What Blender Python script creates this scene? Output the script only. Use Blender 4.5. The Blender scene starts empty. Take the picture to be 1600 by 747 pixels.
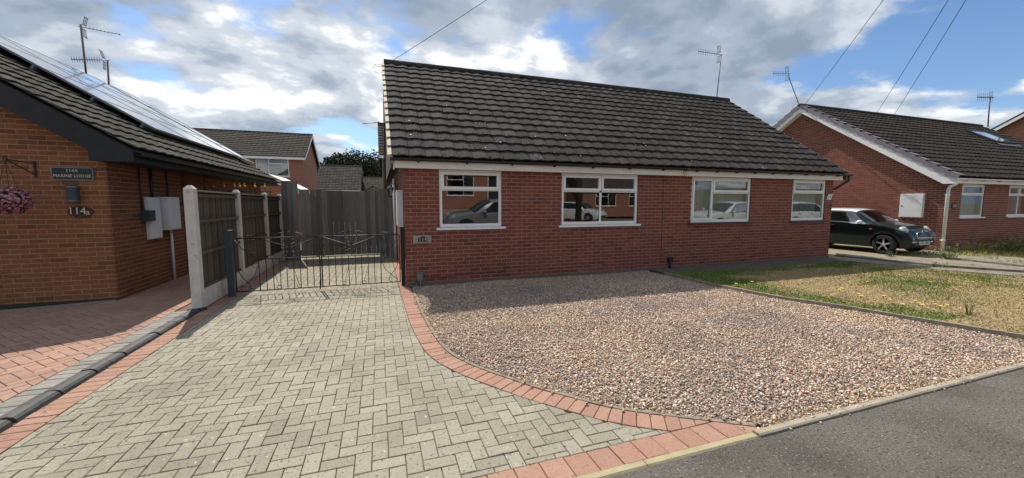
import bpy, math, random
import numpy as np
from mathutils import Vector, Matrix
random.seed(11); rng = np.random.default_rng(7)
SC = bpy.context.scene
COL = SC.collection
rad = math.radians

# ---------------------------------------------------------------- camera
FPX, CXP, CYP, CAMH = 606.0, 800.0, 373.5, 1.6          # focal length in photo pixels, centre, eye height
YAW = rad(18.9); PITCH = math.atan(56.0/606.0)
cam_d = bpy.data.cameras.new('camera'); cam = bpy.data.objects.new('camera', cam_d); COL.objects.link(cam)
cam_d.sensor_width = 36; cam_d.lens = FPX/1600*36; cam_d.clip_start = 0.05; cam_d.clip_end = 3000
cam.location = (0, 0, CAMH); cam.rotation_euler = (rad(90)-PITCH, 0, -YAW)
SC.camera = cam

# ---------------------------------------------------------------- sun and sky
SUNV = Vector((-0.19, 0.757, 1.0)).normalized()          # towards the sun
sun_el = math.asin(SUNV.z); sun_az = math.atan2(SUNV.x, SUNV.y)
sd = bpy.data.lights.new('sun', 'SUN'); sd.energy = 5.0; sd.angle = rad(0.5); sd.color = (1.0, 0.94, 0.85)
so = bpy.data.objects.new('sun', sd); COL.objects.link(so)
so.rotation_euler = (-SUNV).to_track_quat('-Z', 'Y').to_euler(); so.location = (-4, 16, 24)
W = bpy.data.worlds.new('World'); SC.world = W; W.use_nodes = True
nt = W.node_tree; N = nt.nodes; L = nt.links; N.clear()
def wn(t, **k):
    n = N.new(t)
    for a, b in k.items(): setattr(n, a, b)
    return n
def wmath(op, a, b=None, c=None, clamp=False):
    n = wn('ShaderNodeMath', operation=op); n.use_clamp = clamp
    for i, x in enumerate((a, b, c)):
        if x is None: continue
        if isinstance(x, (int, float)): n.inputs[i].default_value = x
        else: L.new(x, n.inputs[i])
    return n.outputs[0]
sky = wn('ShaderNodeTexSky', sky_type='NISHITA'); sky.sun_disc = False
sky.sun_elevation = sun_el; sky.sun_rotation = sun_az; sky.air_density = 1.0; sky.dust_density = 0.6; sky.ozone_density = 1.6
tc = wn('ShaderNodeTexCoord'); sep = wn('ShaderNodeSeparateXYZ'); L.new(tc.outputs['Generated'], sep.inputs[0])
zz = wmath('ADD', wmath('MAXIMUM', sep.outputs[2], 0.0), 0.24)
cmb = wn('ShaderNodeCombineXYZ')
L.new(wmath('DIVIDE', sep.outputs[0], zz), cmb.inputs[0]); L.new(wmath('DIVIDE', sep.outputs[1], zz), cmb.inputs[1])
def cloud_noise(scale, detail, rough, loc, dist=0.0):
    mp = wn('ShaderNodeMapping'); mp.inputs['Location'].default_value = loc; L.new(cmb.outputs[0], mp.inputs[0])
    nz = wn('ShaderNodeTexNoise'); nz.inputs['Scale'].default_value = scale; nz.inputs['Detail'].default_value = detail
    nz.inputs['Roughness'].default_value = rough; nz.inputs['Distortion'].default_value = dist
    L.new(mp.outputs[0], nz.inputs['Vector']); return nz.outputs['Fac']
CL = (3.3, 7.4, 0.0)
n_big = cloud_noise(0.50, 2.0, 0.5, CL)
n_mid = cloud_noise(1.30, 10.0, 0.56, CL, 0.1)
n_off = cloud_noise(1.30, 10.0, 0.56, (CL[0]+0.03, CL[1]-0.12, 0.0), 0.1)
n_low = cloud_noise(0.85, 4.0, 0.5, (CL[0]+4.0, CL[1]+1.7, 0.0))
dens = wmath('ADD', wmath('MULTIPLY', n_big, 0.50), wmath('MULTIPLY', n_mid, 0.60))
def ramp(fac, pts, interp='EASE'):
    r = wn('ShaderNodeValToRGB'); r.color_ramp.interpolation = interp
    e = r.color_ramp.elements
    while len(e) < len(pts): e.new(0.5)
    for q, (p, c) in zip(e, pts): q.position = p; q.color = (c[0], c[1], c[2], 1)
    L.new(fac, r.inputs[0]); return r.outputs[0]
cover = ramp(dens, [(0.470, (0, 0, 0)), (0.520, (1, 1, 1))])
light = wmath('ADD', wmath('ADD', wmath('MULTIPLY', wmath('SUBTRACT', n_mid, n_off), 3.0), wmath('MULTIPLY', wmath('SUBTRACT', 0.70, dens), 2.2)), wmath('MULTIPLY', wmath('SUBTRACT', n_low, 0.5), 1.3))
ccol = ramp(light, [(0.0, (2.3, 2.85, 3.65)), (0.25, (3.3, 3.9, 4.75)), (0.47, (5.3, 5.8, 6.4)), (0.66, (9.2, 9.3, 9.4))])
# a little of the blue air in front of the clouds low on the sky
mixc = wn('ShaderNodeMix', data_type='RGBA'); L.new(cover, mixc.inputs['Factor'])
skyg = wn('ShaderNodeMix', data_type='RGBA', blend_type='MULTIPLY'); skyg.inputs['Factor'].default_value = 1.0
L.new(sky.outputs[0], skyg.inputs['A']); skyg.inputs['B'].default_value = (0.80, 0.95, 1.12, 1)
L.new(skyg.outputs['Result'], mixc.inputs['A']); L.new(ccol, mixc.inputs['B'])
bg = wn('ShaderNodeBackground'); bg.inputs['Strength'].default_value = 0.10
L.new(mixc.outputs['Result'], bg.inputs['Color'])
wo = wn('ShaderNodeOutputWorld'); L.new(bg.outputs[0], wo.inputs['Surface'])
SC.view_settings.view_transform = 'Standard'; SC.view_settings.look = 'None'
SC.view_settings.exposure = 0.32; SC.view_settings.gamma = 1.0; SC.view_settings.use_curve_mapping = False

# ---------------------------------------------------------------- pixel -> place helpers (a pixel gives a direction only)
_R = np.array([math.cos(YAW), -math.sin(YAW), 0]); _F0 = np.array([math.sin(YAW), math.cos(YAW), 0]); _Z = np.array([0, 0, 1.0])
_F = math.cos(PITCH)*_F0-math.sin(PITCH)*_Z; _U = math.cos(PITCH)*_Z+math.sin(PITCH)*_F0; _C = np.array([0, 0, CAMH])
def ray(x, y): return _F+_R*(x-CXP)/FPX-_U*(y-CYP)/FPX
def g(x, y, z=0.0): d = ray(x, y); return _C+d*(z-CAMH)/d[2]
def aty(x, y, Y): d = ray(x, y); return _C+d*Y/d[1]
def atx(x, y, X): d = ray(x, y); return _C+d*X/d[0]
def topx(P):
    d = np.asarray(P, float)-_C; w = d@_F
    return (CXP+FPX*(d@_R)/w, CYP-FPX*(d@_U)/w, w)
def inframe(P, m=30):
    x, y, w = topx(P); return w > 0.1 and -m < x < 1600+m and -m < y < 747+m

# ---------------------------------------------------------------- materials
MATS = {}
def lin(c): return c
def mat(name, cols, scale=8.0, rough=0.8, rand=0.0, rcols=None, bump=0.0, bscale=60.0, spec=0.4, metal=0.0,
        detail=4.0, spots=None, spots2=None, big=None, coat=0.0, bdist=0.01, stretch=None, attr=None, sheen=0.0):
    """cols: ramp over noise; rcols: ramp over a per-piece random; spots=(colour, scale, lo, hi): blotches with a shape of their own"""
    m = bpy.data.materials.new(name); m.use_nodes = True; MATS[name] = m
    t = m.node_tree; n = t.nodes; l = t.links; b = n['Principled BSDF']
    def nw(ty, **k):
        q = n.new(ty)
        for a, v in k.items(): setattr(q, a, v)
        return q
    geo = nw('ShaderNodeNewGeometry'); pos = geo.outputs['Position']
    if stretch:
        mp = nw('ShaderNodeMapping'); mp.inputs['Scale'].default_value = stretch; l.new(pos, mp.inputs[0]); pos = mp.outputs[0]
    def noise(sc, de=4.0, ro=0.6):
        q = nw('ShaderNodeTexNoise'); q.inputs['Scale'].default_value = sc; q.inputs['Detail'].default_value = de
        q.inputs['Roughness'].default_value = ro; l.new(pos, q.inputs['Vector']); return q.outputs['Fac']
    def rmp(f, pts, it='LINEAR'):
        r = nw('ShaderNodeValToRGB'); r.color_ramp.interpolation = it; e = r.color_ramp.elements
        while len(e) < len(pts): e.new(0.5)
        for q, (p, c) in zip(e, pts): q.position = p; q.color = (c[0], c[1], c[2], 1)
        l.new(f, r.inputs[0]); return r.outputs[0]
    def mix(f, a, c, bt='MIX'):
        q = nw('ShaderNodeMix', data_type='RGBA', blend_type=bt)
        for sock, x in (('Factor', f), ('A', a), ('B', c)):
            if isinstance(x, (int, float)): q.inputs[sock].default_value = x
            elif isinstance(x, tuple): q.inputs[sock].default_value = (x[0], x[1], x[2], 1)
            else: l.new(x, q.inputs[sock])
        return q.outputs['Result']
    if len(cols) == 1: c = rmp(noise(scale, detail), [(0.3, tuple(v*0.9 for v in cols[0])), (0.7, tuple(min(1, v*1.1) for v in cols[0]))])
    else:
        k = len(cols)
        c = rmp(noise(scale, detail), [(0.28+0.44*i/(k-1), cc) for i, cc in enumerate(cols)])
    if rand > 0 or rcols:
        at = nw('ShaderNodeAttribute', attribute_name='rnd'); oi = nw('ShaderNodeObjectInfo')
        ad = nw('ShaderNodeMath', operation='ADD'); l.new(at.outputs['Fac'], ad.inputs[0]); l.new(oi.outputs['Random'], ad.inputs[1])
        fr = nw('ShaderNodeMath', operation='FRACT'); l.new(ad.outputs[0], fr.inputs[0]); rv = fr.outputs[0]
        if rcols:
            rc = rmp(rv, rcols); c = mix(0.999 if rand >= 1 else 0.75, c, rc) if rand < 1 else mix(1.0, c, rc, 'MULTIPLY')
        else:
            mr = nw('ShaderNodeMapRange'); mr.inputs['To Min'].default_value = 1-rand; mr.inputs['To Max'].default_value = 1+rand
            l.new(rv, mr.inputs['Value']); c = mix(1.0, c, mr.outputs[0], 'MULTIPLY')
        if rcols and rand < 1 and rand > 0:
            nv = rmp(noise(scale*2.3, 3), [(0.3, (1-rand,)*3), (0.7, (1+rand*0.6,)*3)]); c = mix(1.0, c, nv, 'MULTIPLY')
    if big:
        bc, bs, lo, hi = big; c = mix(rmp(noise(bs, 5, 0.65), [(lo, (0, 0, 0)), (hi, (1, 1, 1))]), c, bc)
    for sp in (spots, spots2):
        if sp:
            scol, ss, lo, hi = sp; c = mix(rmp(noise(ss, 2.5, 0.55), [(lo, (0, 0, 0)), (hi, (1, 1, 1))]), c, scol)
    if attr:
        aa = nw('ShaderNodeAttribute', attribute_name=attr); c = mix(1.0, aa.outputs['Color'], c, 'MULTIPLY')
    l.new(c, b.inputs['Base Color'])
    b.inputs['Roughness'].default_value = rough; b.inputs['Metallic'].default_value = metal
    b.inputs['Specular IOR Level'].default_value = spec; b.inputs['Coat Weight'].default_value = coat
    b.inputs['Coat Roughness'].default_value = 0.06
    if bump > 0:
        bp = nw('ShaderNodeBump'); bp.inputs['Strength'].default_value = bump; bp.inputs['Distance'].default_value = bdist
        l.new(noise(bscale, 5, 0.65), bp.inputs['Height']); l.new(bp.outputs[0], b.inputs['Normal'])
    return m

def far_brick(name, c1, c2, mortar):
    m = bpy.data.materials.new(name); m.use_nodes = True; MATS[name] = m
    t = m.node_tree; n = t.nodes; l = t.links; b = n['Principled BSDF']
    geo = n.new('ShaderNodeNewGeometry'); s = n.new('ShaderNodeSeparateXYZ'); l.new(geo.outputs['Position'], s.inputs[0])
    a = n.new('ShaderNodeMath'); a.operation = 'ADD'; l.new(s.outputs[0], a.inputs[0]); l.new(s.outputs[1], a.inputs[1])
    c = n.new('ShaderNodeCombineXYZ'); l.new(a.outputs[0], c.inputs[0]); l.new(s.outputs[2], c.inputs[1])
    k = n.new('ShaderNodeTexBrick'); l.new(c.outputs[0], k.inputs['Vector'])
    k.inputs['Color1'].default_value = (*c1, 1); k.inputs['Color2'].default_value = (*c2, 1); k.inputs['Mortar'].default_value = (*mortar, 1)
    k.inputs['Scale'].default_value = 1.0; k.inputs['Brick Width'].default_value = 0.225; k.inputs['Row Height'].default_value = 0.075
    k.inputs['Mortar Size'].default_value = 0.006; l.new(k.outputs['Color'], b.inputs['Base Color'])
    b.inputs['Roughness'].default_value = 0.85
    return m

def glass_mat(name, base=0.10, tint=(0.75, 0.85, 0.85)):
    m = bpy.data.materials.new(name); m.use_nodes = True; MATS[name] = m
    t = m.node_tree; n = t.nodes; l = t.links; n.clear()
    o = n.new('ShaderNodeOutputMaterial'); mx = n.new('ShaderNodeMixShader'); tr = n.new('ShaderNodeBsdfTransparent'); gl = n.new('ShaderNodeBsdfGlossy')
    tr.inputs[0].default_value = (*tint, 1); gl.inputs['Roughness'].default_value = 0.005
    gl.inputs['Color'].default_value = (0.95, 0.98, 1.0, 1)
    fr = n.new('ShaderNodeFresnel'); fr.inputs['IOR'].default_value = 1.52
    mr = n.new('ShaderNodeMapRange'); mr.inputs['From Max'].default_value = 1.0; mr.inputs['To Min'].default_value = base; mr.inputs['To Max'].default_value = 1.0
    l.new(fr.outputs[0], mr.inputs['Value']); l.new(mr.outputs[0], mx.inputs[0]); l.new(tr.outputs[0], mx.inputs[1]); l.new(gl.outputs[0], mx.inputs[2])
    l.new(mx.outputs[0], o.inputs['Surface']); return m

# bricks
BR = [(0.0, (0.098, 0.030, 0.022)), (0.12, (0.165, 0.045, 0.029)), (0.6, (0.215, 0.058, 0.034)), (0.85, (0.270, 0.080, 0.042)), (1.0, (0.145, 0.044, 0.034))]
mat('brick_red', [(0.20, 0.07, 0.055), (0.26, 0.09, 0.065)], 22, 0.88, 0.28, BR, bump=0.5, bscale=140, bdist=0.006, big=((0.155, 0.055, 0.042), 0.9, 0.56, 0.82), spots=((0.36, 0.24, 0.20), 20, 0.69, 0.78))
mat('mortar_red', [(0.28, 0.180, 0.145), (0.39, 0.265, 0.22)], 5, 0.95, bump=0.4, bscale=90, bdist=0.006)
BO = [(0.0, (0.105, 0.040, 0.022)), (0.12, (0.150, 0.056, 0.026)), (0.2, (0.205, 0.078, 0.031)), (0.6, (0.250, 0.090, 0.036)), (0.85, (0.292, 0.113, 0.045)), (1.0, (0.180, 0.062, 0.029))]
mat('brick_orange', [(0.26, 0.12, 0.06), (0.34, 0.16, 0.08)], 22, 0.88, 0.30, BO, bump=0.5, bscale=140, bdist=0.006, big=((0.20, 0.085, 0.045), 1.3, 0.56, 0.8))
mat('mortar_orange', [(0.34, 0.20, 0.11), (0.44, 0.27, 0.155)], 5, 0.95, bump=0.4, bscale=90, bdist=0.006)
BS = [(0.0, (0.125, 0.048, 0.028)), (0.3, (0.180, 0.066, 0.034)), (0.7, (0.225, 0.084, 0.040)), (1.0, (0.160, 0.058, 0.032))]
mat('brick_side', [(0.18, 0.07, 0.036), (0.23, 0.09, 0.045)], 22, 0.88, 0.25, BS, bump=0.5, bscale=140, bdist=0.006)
B2 = [(0.0, (0.115, 0.036, 0.025)), (0.35, (0.190, 0.057, 0.035)), (0.7, (0.250, 0.077, 0.042)), (1.0, (0.155, 0.050, 0.035))]
mat('brick_right', [(0.24, 0.09, 0.06), (0.30, 0.11, 0.07)], 18, 0.88, 0.26, B2, big=((0.20, 0.066, 0.044), 0.8, 0.58, 0.85))
mat('mortar_right', [(0.36, 0.25, 0.20), (0.46, 0.33, 0.27)], 5, 0.95)
far_brick('far_brick', (0.26, 0.10, 0.062), (0.33, 0.135, 0.085), (0.36, 0.24, 0.18))
# roof tiles
TR = [(0.0, (0.036, 0.032, 0.029)), (0.5, (0.062, 0.055, 0.051)), (1.0, (0.094, 0.084, 0.077))]
mat('tile_grey', [(0.038, 0.034, 0.031), (0.100, 0.090, 0.083)], 7, 0.9, 0.5, TR, bump=0.6, bscale=30, bdist=0.012, spots=((0.16, 0.155, 0.14), 9, 0.66, 0.74), spots2=((0.010, 0.0095, 0.009), 6, 0.60, 0.70), big=((0.046, 0.041, 0.038), 0.6, 0.46, 0.72), spec=0.08, stretch=(5, 1, 1))
TL = [(0.0, (0.058, 0.054, 0.044)), (0.5, (0.086, 0.079, 0.065)), (1.0, (0.115, 0.107, 0.088))]
mat('tile_lichen', [(0.07, 0.065, 0.054), (0.10, 0.093, 0.078)], 9, 0.9, 0.3, TL, spec=0.08, bump=0.5, bscale=75, bdist=0.012, spots=((0.33, 0.31, 0.25), 15, 0.68, 0.75), spots2=((0.05, 0.05, 0.045), 20, 0.62, 0.72))
TB = [(0.0, (0.036, 0.031, 0.028)), (0.5, (0.050, 0.043, 0.038)), (1.0, (0.066, 0.057, 0.050))]
mat('tile_brown', [(0.04, 0.035, 0.031), (0.06, 0.052, 0.046)], 7, 0.9, 0.25, TB, spec=0.08, spots=((0.24, 0.23, 0.21), 11, 0.74, 0.79))
mat('moss_dark', [(0.010, 0.011, 0.008), (0.022, 0.022, 0.014)], 20, 0.95)
mat('roof_deck', [(0.03, 0.028, 0.026)], 5, 0.9)
mat('verge_mortar', [(0.50, 0.43, 0.33), (0.62, 0.55, 0.44)], 12, 0.92, bump=0.4, bscale=90)
mat('verge_cap', [(0.17, 0.152, 0.172), (0.22, 0.20, 0.222)], 6, 0.6, 0.1)
# trims
mat('white_upvc', [(0.76, 0.76, 0.75), (0.82, 0.82, 0.81)], 3, 0.35, spec=0.5)
mat('cream_paint', [(0.62, 0.59, 0.53), (0.74, 0.71, 0.66)], 3, 0.6, spots=((0.38, 0.35, 0.30), 9, 0.70, 0.82), stretch=(0.4, 1, 3))
mat('white_box', [(0.68, 0.69, 0.70), (0.78, 0.79, 0.80)], 4, 0.5, spots=((0.45, 0.42, 0.40), 14, 0.74, 0.84))
mat('black_plastic', [(0.016, 0.016, 0.018), (0.028, 0.027, 0.028)], 6, 0.42)
mat('brown_plastic', [(0.040, 0.030, 0.032), (0.055, 0.043, 0.045)], 5, 0.42)
mat('black_paint', [(0.009, 0.011, 0.012), (0.017, 0.019, 0.020)], 5, 0.55)
mat('black_iron', [(0.018, 0.018, 0.019), (0.035, 0.032, 0.030)], 20, 0.5, metal=0.2)
mat('post_blue', [(0.045, 0.058, 0.070), (0.065, 0.080, 0.092)], 8, 0.5)
mat('barge_brown', [(0.12, 0.090, 0.090), (0.17, 0.130, 0.125)], 6, 0.75, stretch=(1, 0.3, 3))
mat('gold', [(0.62, 0.42, 0.13), (0.72, 0.52, 0.20)], 10, 0.4, metal=0.6)
mat('concrete_post', [(0.48, 0.455, 0.42), (0.62, 0.595, 0.555)], 6, 0.92, bump=0.5, bscale=120, spots=((0.25, 0.23, 0.20), 9, 0.64, 0.80), bdist=0.006)
mat('concrete', [(0.21, 0.195, 0.165), (0.31, 0.29, 0.25)], 5, 0.93, bump=0.5, bscale=100, spots=((0.20, 0.18, 0.15), 7, 0.60, 0.78), bdist=0.008)
mat('old_path', [(0.075, 0.066, 0.05), (0.16, 0.142, 0.11)], 9, 0.95, bump=0.8, bscale=60, bdist=0.02, big=((0.075, 0.09, 0.035), 1.6, 0.5, 0.66))
mat('plinth_grey', [(0.11, 0.085, 0.072), (0.17, 0.135, 0.115)], 6, 0.95, bump=0.4, bscale=90)
mat('strip_concrete', [(0.15, 0.13, 0.105), (0.25, 0.22, 0.18)], 6, 0.95, bump=0.7, bscale=60, bdist=0.015, spots=((0.08, 0.075, 0.045), 5, 0.55, 0.70))
mat('concrete_warm', [(0.26, 0.225, 0.17), (0.37, 0.325, 0.255)], 6, 0.93, bump=0.5, bscale=110, spots=((0.24, 0.20, 0.15), 9, 0.60, 0.76), bdist=0.008)
mat('edging_old', [(0.17, 0.14, 0.10), (0.28, 0.235, 0.175)], 9, 0.95, bump=0.6, bscale=90, spots=((0.10, 0.08, 0.055), 11, 0.55, 0.72), bdist=0.008)
mat('kerb_yellow', [(0.30, 0.26, 0.155), (0.40, 0.35, 0.215)], 7, 0.92, bump=0.5, bscale=110, spots=((0.26, 0.22, 0.15), 10, 0.62, 0.78), bdist=0.008)
mat('wood_fence', [(0.062, 0.049, 0.038), (0.098, 0.079, 0.062)], 12, 0.9, 0.25, bump=0.4, bscale=40, stretch=(3, 3, 0.25))
mat('wood_grey', [(0.150, 0.137, 0.126), (0.255, 0.234, 0.216)], 10, 0.9, 0.42, bump=0.5, bscale=40, stretch=(4, 4, 0.22), big=((0.11, 0.10, 0.098), 0.7, 0.5, 0.75))
mat('wood_edge', [(0.19, 0.165, 0.125), (0.32, 0.28, 0.22)], 9, 0.92, bump=0.4, bscale=60)
# paving
PG = [(0.0, (0.215, 0.195, 0.146)), (0.12, (0.272, 0.248, 0.186)), (0.6, (0.300, 0.274, 0.206)), (1.0, (0.338, 0.309, 0.236))]
mat('paver_grey', [(0.29, 0.275, 0.22), (0.36, 0.34, 0.28)], 30, 0.92, 0.14, PG, bump=0.7, bscale=170, bdist=0.006, spots=((0.085, 0.078, 0.064), 46, 0.60, 0.69), spots2=((0.56, 0.53, 0.44), 30, 0.675, 0.74), big=((0.200, 0.184, 0.140), 0.9, 0.46, 0.74), spec=0.2)
PR = [(0.0, (0.290, 0.168, 0.124)), (0.4, (0.338, 0.200, 0.147)), (0.75, (0.372, 0.226, 0.168)), (1.0, (0.310, 0.192, 0.150))]
mat('paver_red', [(0.33, 0.19, 0.138), (0.40, 0.24, 0.175)], 26, 0.92, 0.14, PR, bump=0.6, bscale=160, bdist=0.006, spots=((0.15, 0.085, 0.062), 44, 0.62, 0.72), spots2=((0.55, 0.42, 0.34), 30, 0.72, 0.79), big=((0.31, 0.165, 0.120), 2.1, 0.50, 0.8), spec=0.2)
PN = [(0.0, (0.30, 0.195, 0.152)), (0.4, (0.345, 0.222, 0.168)), (0.75, (0.395, 0.255, 0.192)), (1.0, (0.335, 0.230, 0.182))]
mat('paver_old', [(0.30, 0.16, 0.12), (0.38, 0.20, 0.15)], 18, 0.92, 0.16, PN, bump=0.6, bscale=150, bdist=0.006, spots=((0.15, 0.10, 0.085), 40, 0.66, 0.76), big=((0.275, 0.175, 0.135), 1.4, 0.48, 0.78), spec=0.2)
mat('paver_dark', [(0.190, 0.176, 0.155), (0.250, 0.233, 0.206)], 14, 0.9, 0.15, bump=0.5, bscale=150, bdist=0.006)
mat('kerb_dark', [(0.034, 0.034, 0.036), (0.062, 0.061, 0.062)], 14, 0.7, 0.12, bump=0.4, bscale=150, bdist=0.005, spots=((0.16, 0.15, 0.14), 22, 0.68, 0.8))
mat('joint_sand', [(0.085, 0.076, 0.058), (0.165, 0.147, 0.112)], 30, 0.98, bump=0.6, bscale=200)
mat('joint_red', [(0.11, 0.075, 0.055), (0.16, 0.11, 0.085)], 30, 0.98)
mat('asphalt', [(0.108, 0.097, 0.083), (0.182, 0.165, 0.143)], 60, 0.93, bump=1.0, bscale=130, bdist=0.012, spots=((0.33, 0.31, 0.28), 70, 0.615, 0.68), spots2=((0.040, 0.036, 0.032), 58, 0.575, 0.66), big=((0.098, 0.088, 0.076), 0.9, 0.45, 0.66), spec=0.2)
mat('soil_gravel', [(0.20, 0.165, 0.13), (0.33, 0.275, 0.215)], 40, 0.98, bump=0.9, bscale=120, bdist=0.02)
mat('soil', [(0.030, 0.025, 0.020), (0.065, 0.054, 0.044)], 25, 0.98, bump=1.0, bscale=60, bdist=0.03)
mat('ground_mix', [(0.10, 0.10, 0.05), (0.17, 0.15, 0.09)], 2, 0.98)
mat('lawn_soil', [(0.22, 0.165, 0.085), (0.34, 0.255, 0.13)], 14, 0.98, bump=0.8, bscale=80, bdist=0.02, big=((0.16, 0.165, 0.055), 0.75, 0.60, 0.75))
mat('weedy_gravel', [(0.20, 0.17, 0.115), (0.36, 0.31, 0.22)], 22, 0.98, bump=0.9, bscale=70, bdist=0.03, big=((0.13, 0.14, 0.05), 1.2, 0.55, 0.75))
mat('pebble', [(0.85, 0.85, 0.85), (1.0, 1.0, 1.0)], 120, 0.75, attr='pcol', spec=0.4)
mat('grass_blade', [(0.8, 0.8, 0.8), (1.0, 1.0, 1.0)], 30, 0.7, attr='pcol', spec=0.2)
mat('leaf_dark', [(0.020, 0.030, 0.012), (0.050, 0.068, 0.026)], 1.2, 0.75, 0.35, spec=0.25)
mat('leaf_green', [(0.055, 0.095, 0.020), (0.10, 0.15, 0.035)], 12, 0.7, 0.3)
mat('leaf_straw', [(0.30, 0.22, 0.10), (0.42, 0.33, 0.16)], 12, 0.8, 0.3)
mat('bark', [(0.06, 0.045, 0.035), (0.10, 0.08, 0.06)], 10, 0.95)
mat('flower_yellow', [(0.75, 0.55, 0.02), (0.85, 0.65, 0.05)], 10, 0.6)
mat('flower_pink', [(0.42, 0.20, 0.24), (0.60, 0.36, 0.40)], 30, 0.7, 1.0, [(0.0, (0.25, 0.10, 0.16)), (0.5, (0.7, 0.48, 0.54)), (1.0, (1.0, 0.95, 0.95))])
mat('flower_purple', [(0.20, 0.10, 0.22), (0.34, 0.20, 0.34)], 30, 0.7, 0.3)
mat('flower_white', [(0.7, 0.68, 0.6), (0.8, 0.78, 0.7)], 30, 0.7)
# things
glass_mat('window_glass', 0.105); glass_mat('car_glass', 0.04, (0.18, 0.20, 0.20))
mat('room_wall', [(0.20, 0.18, 0.16), (0.26, 0.24, 0.21)], 3, 0.9)
mat('net_curtain', [(0.42, 0.40, 0.38), (0.54, 0.52, 0.49)], 6, 0.9, stretch=(6, 1, 0.3))
mat('curtain_red', [(0.26, 0.08, 0.08), (0.34, 0.13, 0.12)], 6, 0.9, stretch=(6, 1, 0.3))
mat('sign_black', [(0.014, 0.018, 0.018), (0.022, 0.027, 0.027)], 10, 0.35)
mat('sign_rim', [(0.16, 0.19, 0.19), (0.22, 0.25, 0.25)], 10, 0.4)
mat('letter_cream', [(0.62, 0.56, 0.42), (0.70, 0.64, 0.50)], 20, 0.5)
mat('letter_dark', [(0.03, 0.03, 0.03), (0.04, 0.04, 0.04)], 20, 0.5)
mat('plate_brown', [(0.035, 0.018, 0.012), (0.055, 0.028, 0.018)], 14, 0.4)
mat('stone_plaque', [(0.26, 0.24, 0.215), (0.36, 0.34, 0.30)], 14, 0.9, bump=0.5, bscale=120)
mat('metal_grey', [(0.20, 0.21, 0.22), (0.30, 0.31, 0.32)], 10, 0.5, metal=0.5)
mat('box_grey', [(0.13, 0.14, 0.145), (0.19, 0.20, 0.20)], 10, 0.55)
mat('box_blue', [(0.040, 0.055, 0.062), (0.06, 0.078, 0.085)], 10, 0.5)
mat('solar_glass', [(0.13, 0.15, 0.18), (0.17, 0.19, 0.22)], 4, 0.28, spec=0.9, coat=1.0, stretch=(1, 3, 1))
mat('solar_frame', [(0.12, 0.135, 0.155), (0.17, 0.185, 0.205)], 4, 0.3, spec=0.8, coat=0.7)
mat('sky_glass', [(0.45, 0.58, 0.68), (0.52, 0.65, 0.75)], 3, 0.06, metal=0.8)
mat('car_green', [(0.002, 0.013, 0.016), (0.003, 0.019, 0.023)], 2, 0.3, metal=0.6, coat=0.6)
mat('car_grey', [(0.26, 0.27, 0.28), (0.30, 0.31, 0.32)], 2, 0.35, metal=0.3, coat=1.0)
mat('car_white', [(0.76, 0.77, 0.78), (0.80, 0.81, 0.82)], 2, 0.3, coat=1.0)
mat('tyre', [(0.014, 0.014, 0.014), (0.024, 0.024, 0.023)], 20, 0.85)
mat('alloy', [(0.55, 0.55, 0.56), (0.66, 0.66, 0.67)], 10, 0.35, metal=0.4)
mat('chrome', [(0.72, 0.72, 0.73), (0.78, 0.78, 0.79)], 10, 0.12, metal=1.0)
mat('headlamp', [(0.30, 0.31, 0.32), (0.45, 0.46, 0.47)], 14, 0.08, spec=0.8, coat=1.0)
mat('orange_lens', [(0.75, 0.20, 0.03), (0.80, 0.25, 0.04)], 10, 0.25)
mat('red_lens', [(0.35, 0.02, 0.02), (0.45, 0.03, 0.03)], 10, 0.2, coat=1.0)
mat('plate_white', [(0.66, 0.66, 0.63), (0.74, 0.74, 0.70)], 10, 0.4)
mat('garage_door', [(0.03, 0.03, 0.034), (0.045, 0.045, 0.05)], 3, 0.5)
mat('wire_black', [(0.02, 0.02, 0.022), (0.03, 0.03, 0.032)], 10, 0.6)
mat('aerial_metal', [(0.10, 0.10, 0.105), (0.16, 0.16, 0.165)], 10, 0.5, metal=0.5)
mat('aerial_pole', [(0.16, 0.12, 0.11), (0.22, 0.18, 0.16)], 10, 0.6, metal=0.3)
mat('pole_wood', [(0.09, 0.07, 0.05), (0.14, 0.11, 0.08)], 8, 0.9, stretch=(3, 3, 0.3))
mat('lead_flash', [(0.20, 0.20, 0.21), (0.28, 0.28, 0.29)], 8, 0.6, metal=0.2)
M = MATS

# ---------------------------------------------------------------- object helpers
WM = {}
I4 = Matrix.Identity(4)
def link(o, parent=None, world=True):
    COL.objects.link(o)
    if parent is not None:
        o.parent = parent; pw = WM.get(parent.name, I4)
        if world: o.matrix_parent_inverse = pw.inverted(); WM[o.name] = I4
        else: WM[o.name] = pw
    else: WM[o.name] = I4
    return o
def tag(o, label=None, cat=None, group=None, kind=None):
    if label: o['label'] = label
    if cat: o['category'] = cat
    if group: o['group'] = group
    if kind: o['kind'] = kind
    return o
def thing(name, label, cat, loc, group=None, rotz=0.0):
    o = bpy.data.objects.new(name, None); COL.objects.link(o); o.empty_display_size = 0.2
    o.location = loc; o.rotation_euler = (0, 0, rotz)
    WM[o.name] = Matrix.Translation(Vector(loc)) @ Matrix.Rotation(rotz, 4, 'Z')
    return tag(o, label, cat, group)

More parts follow.
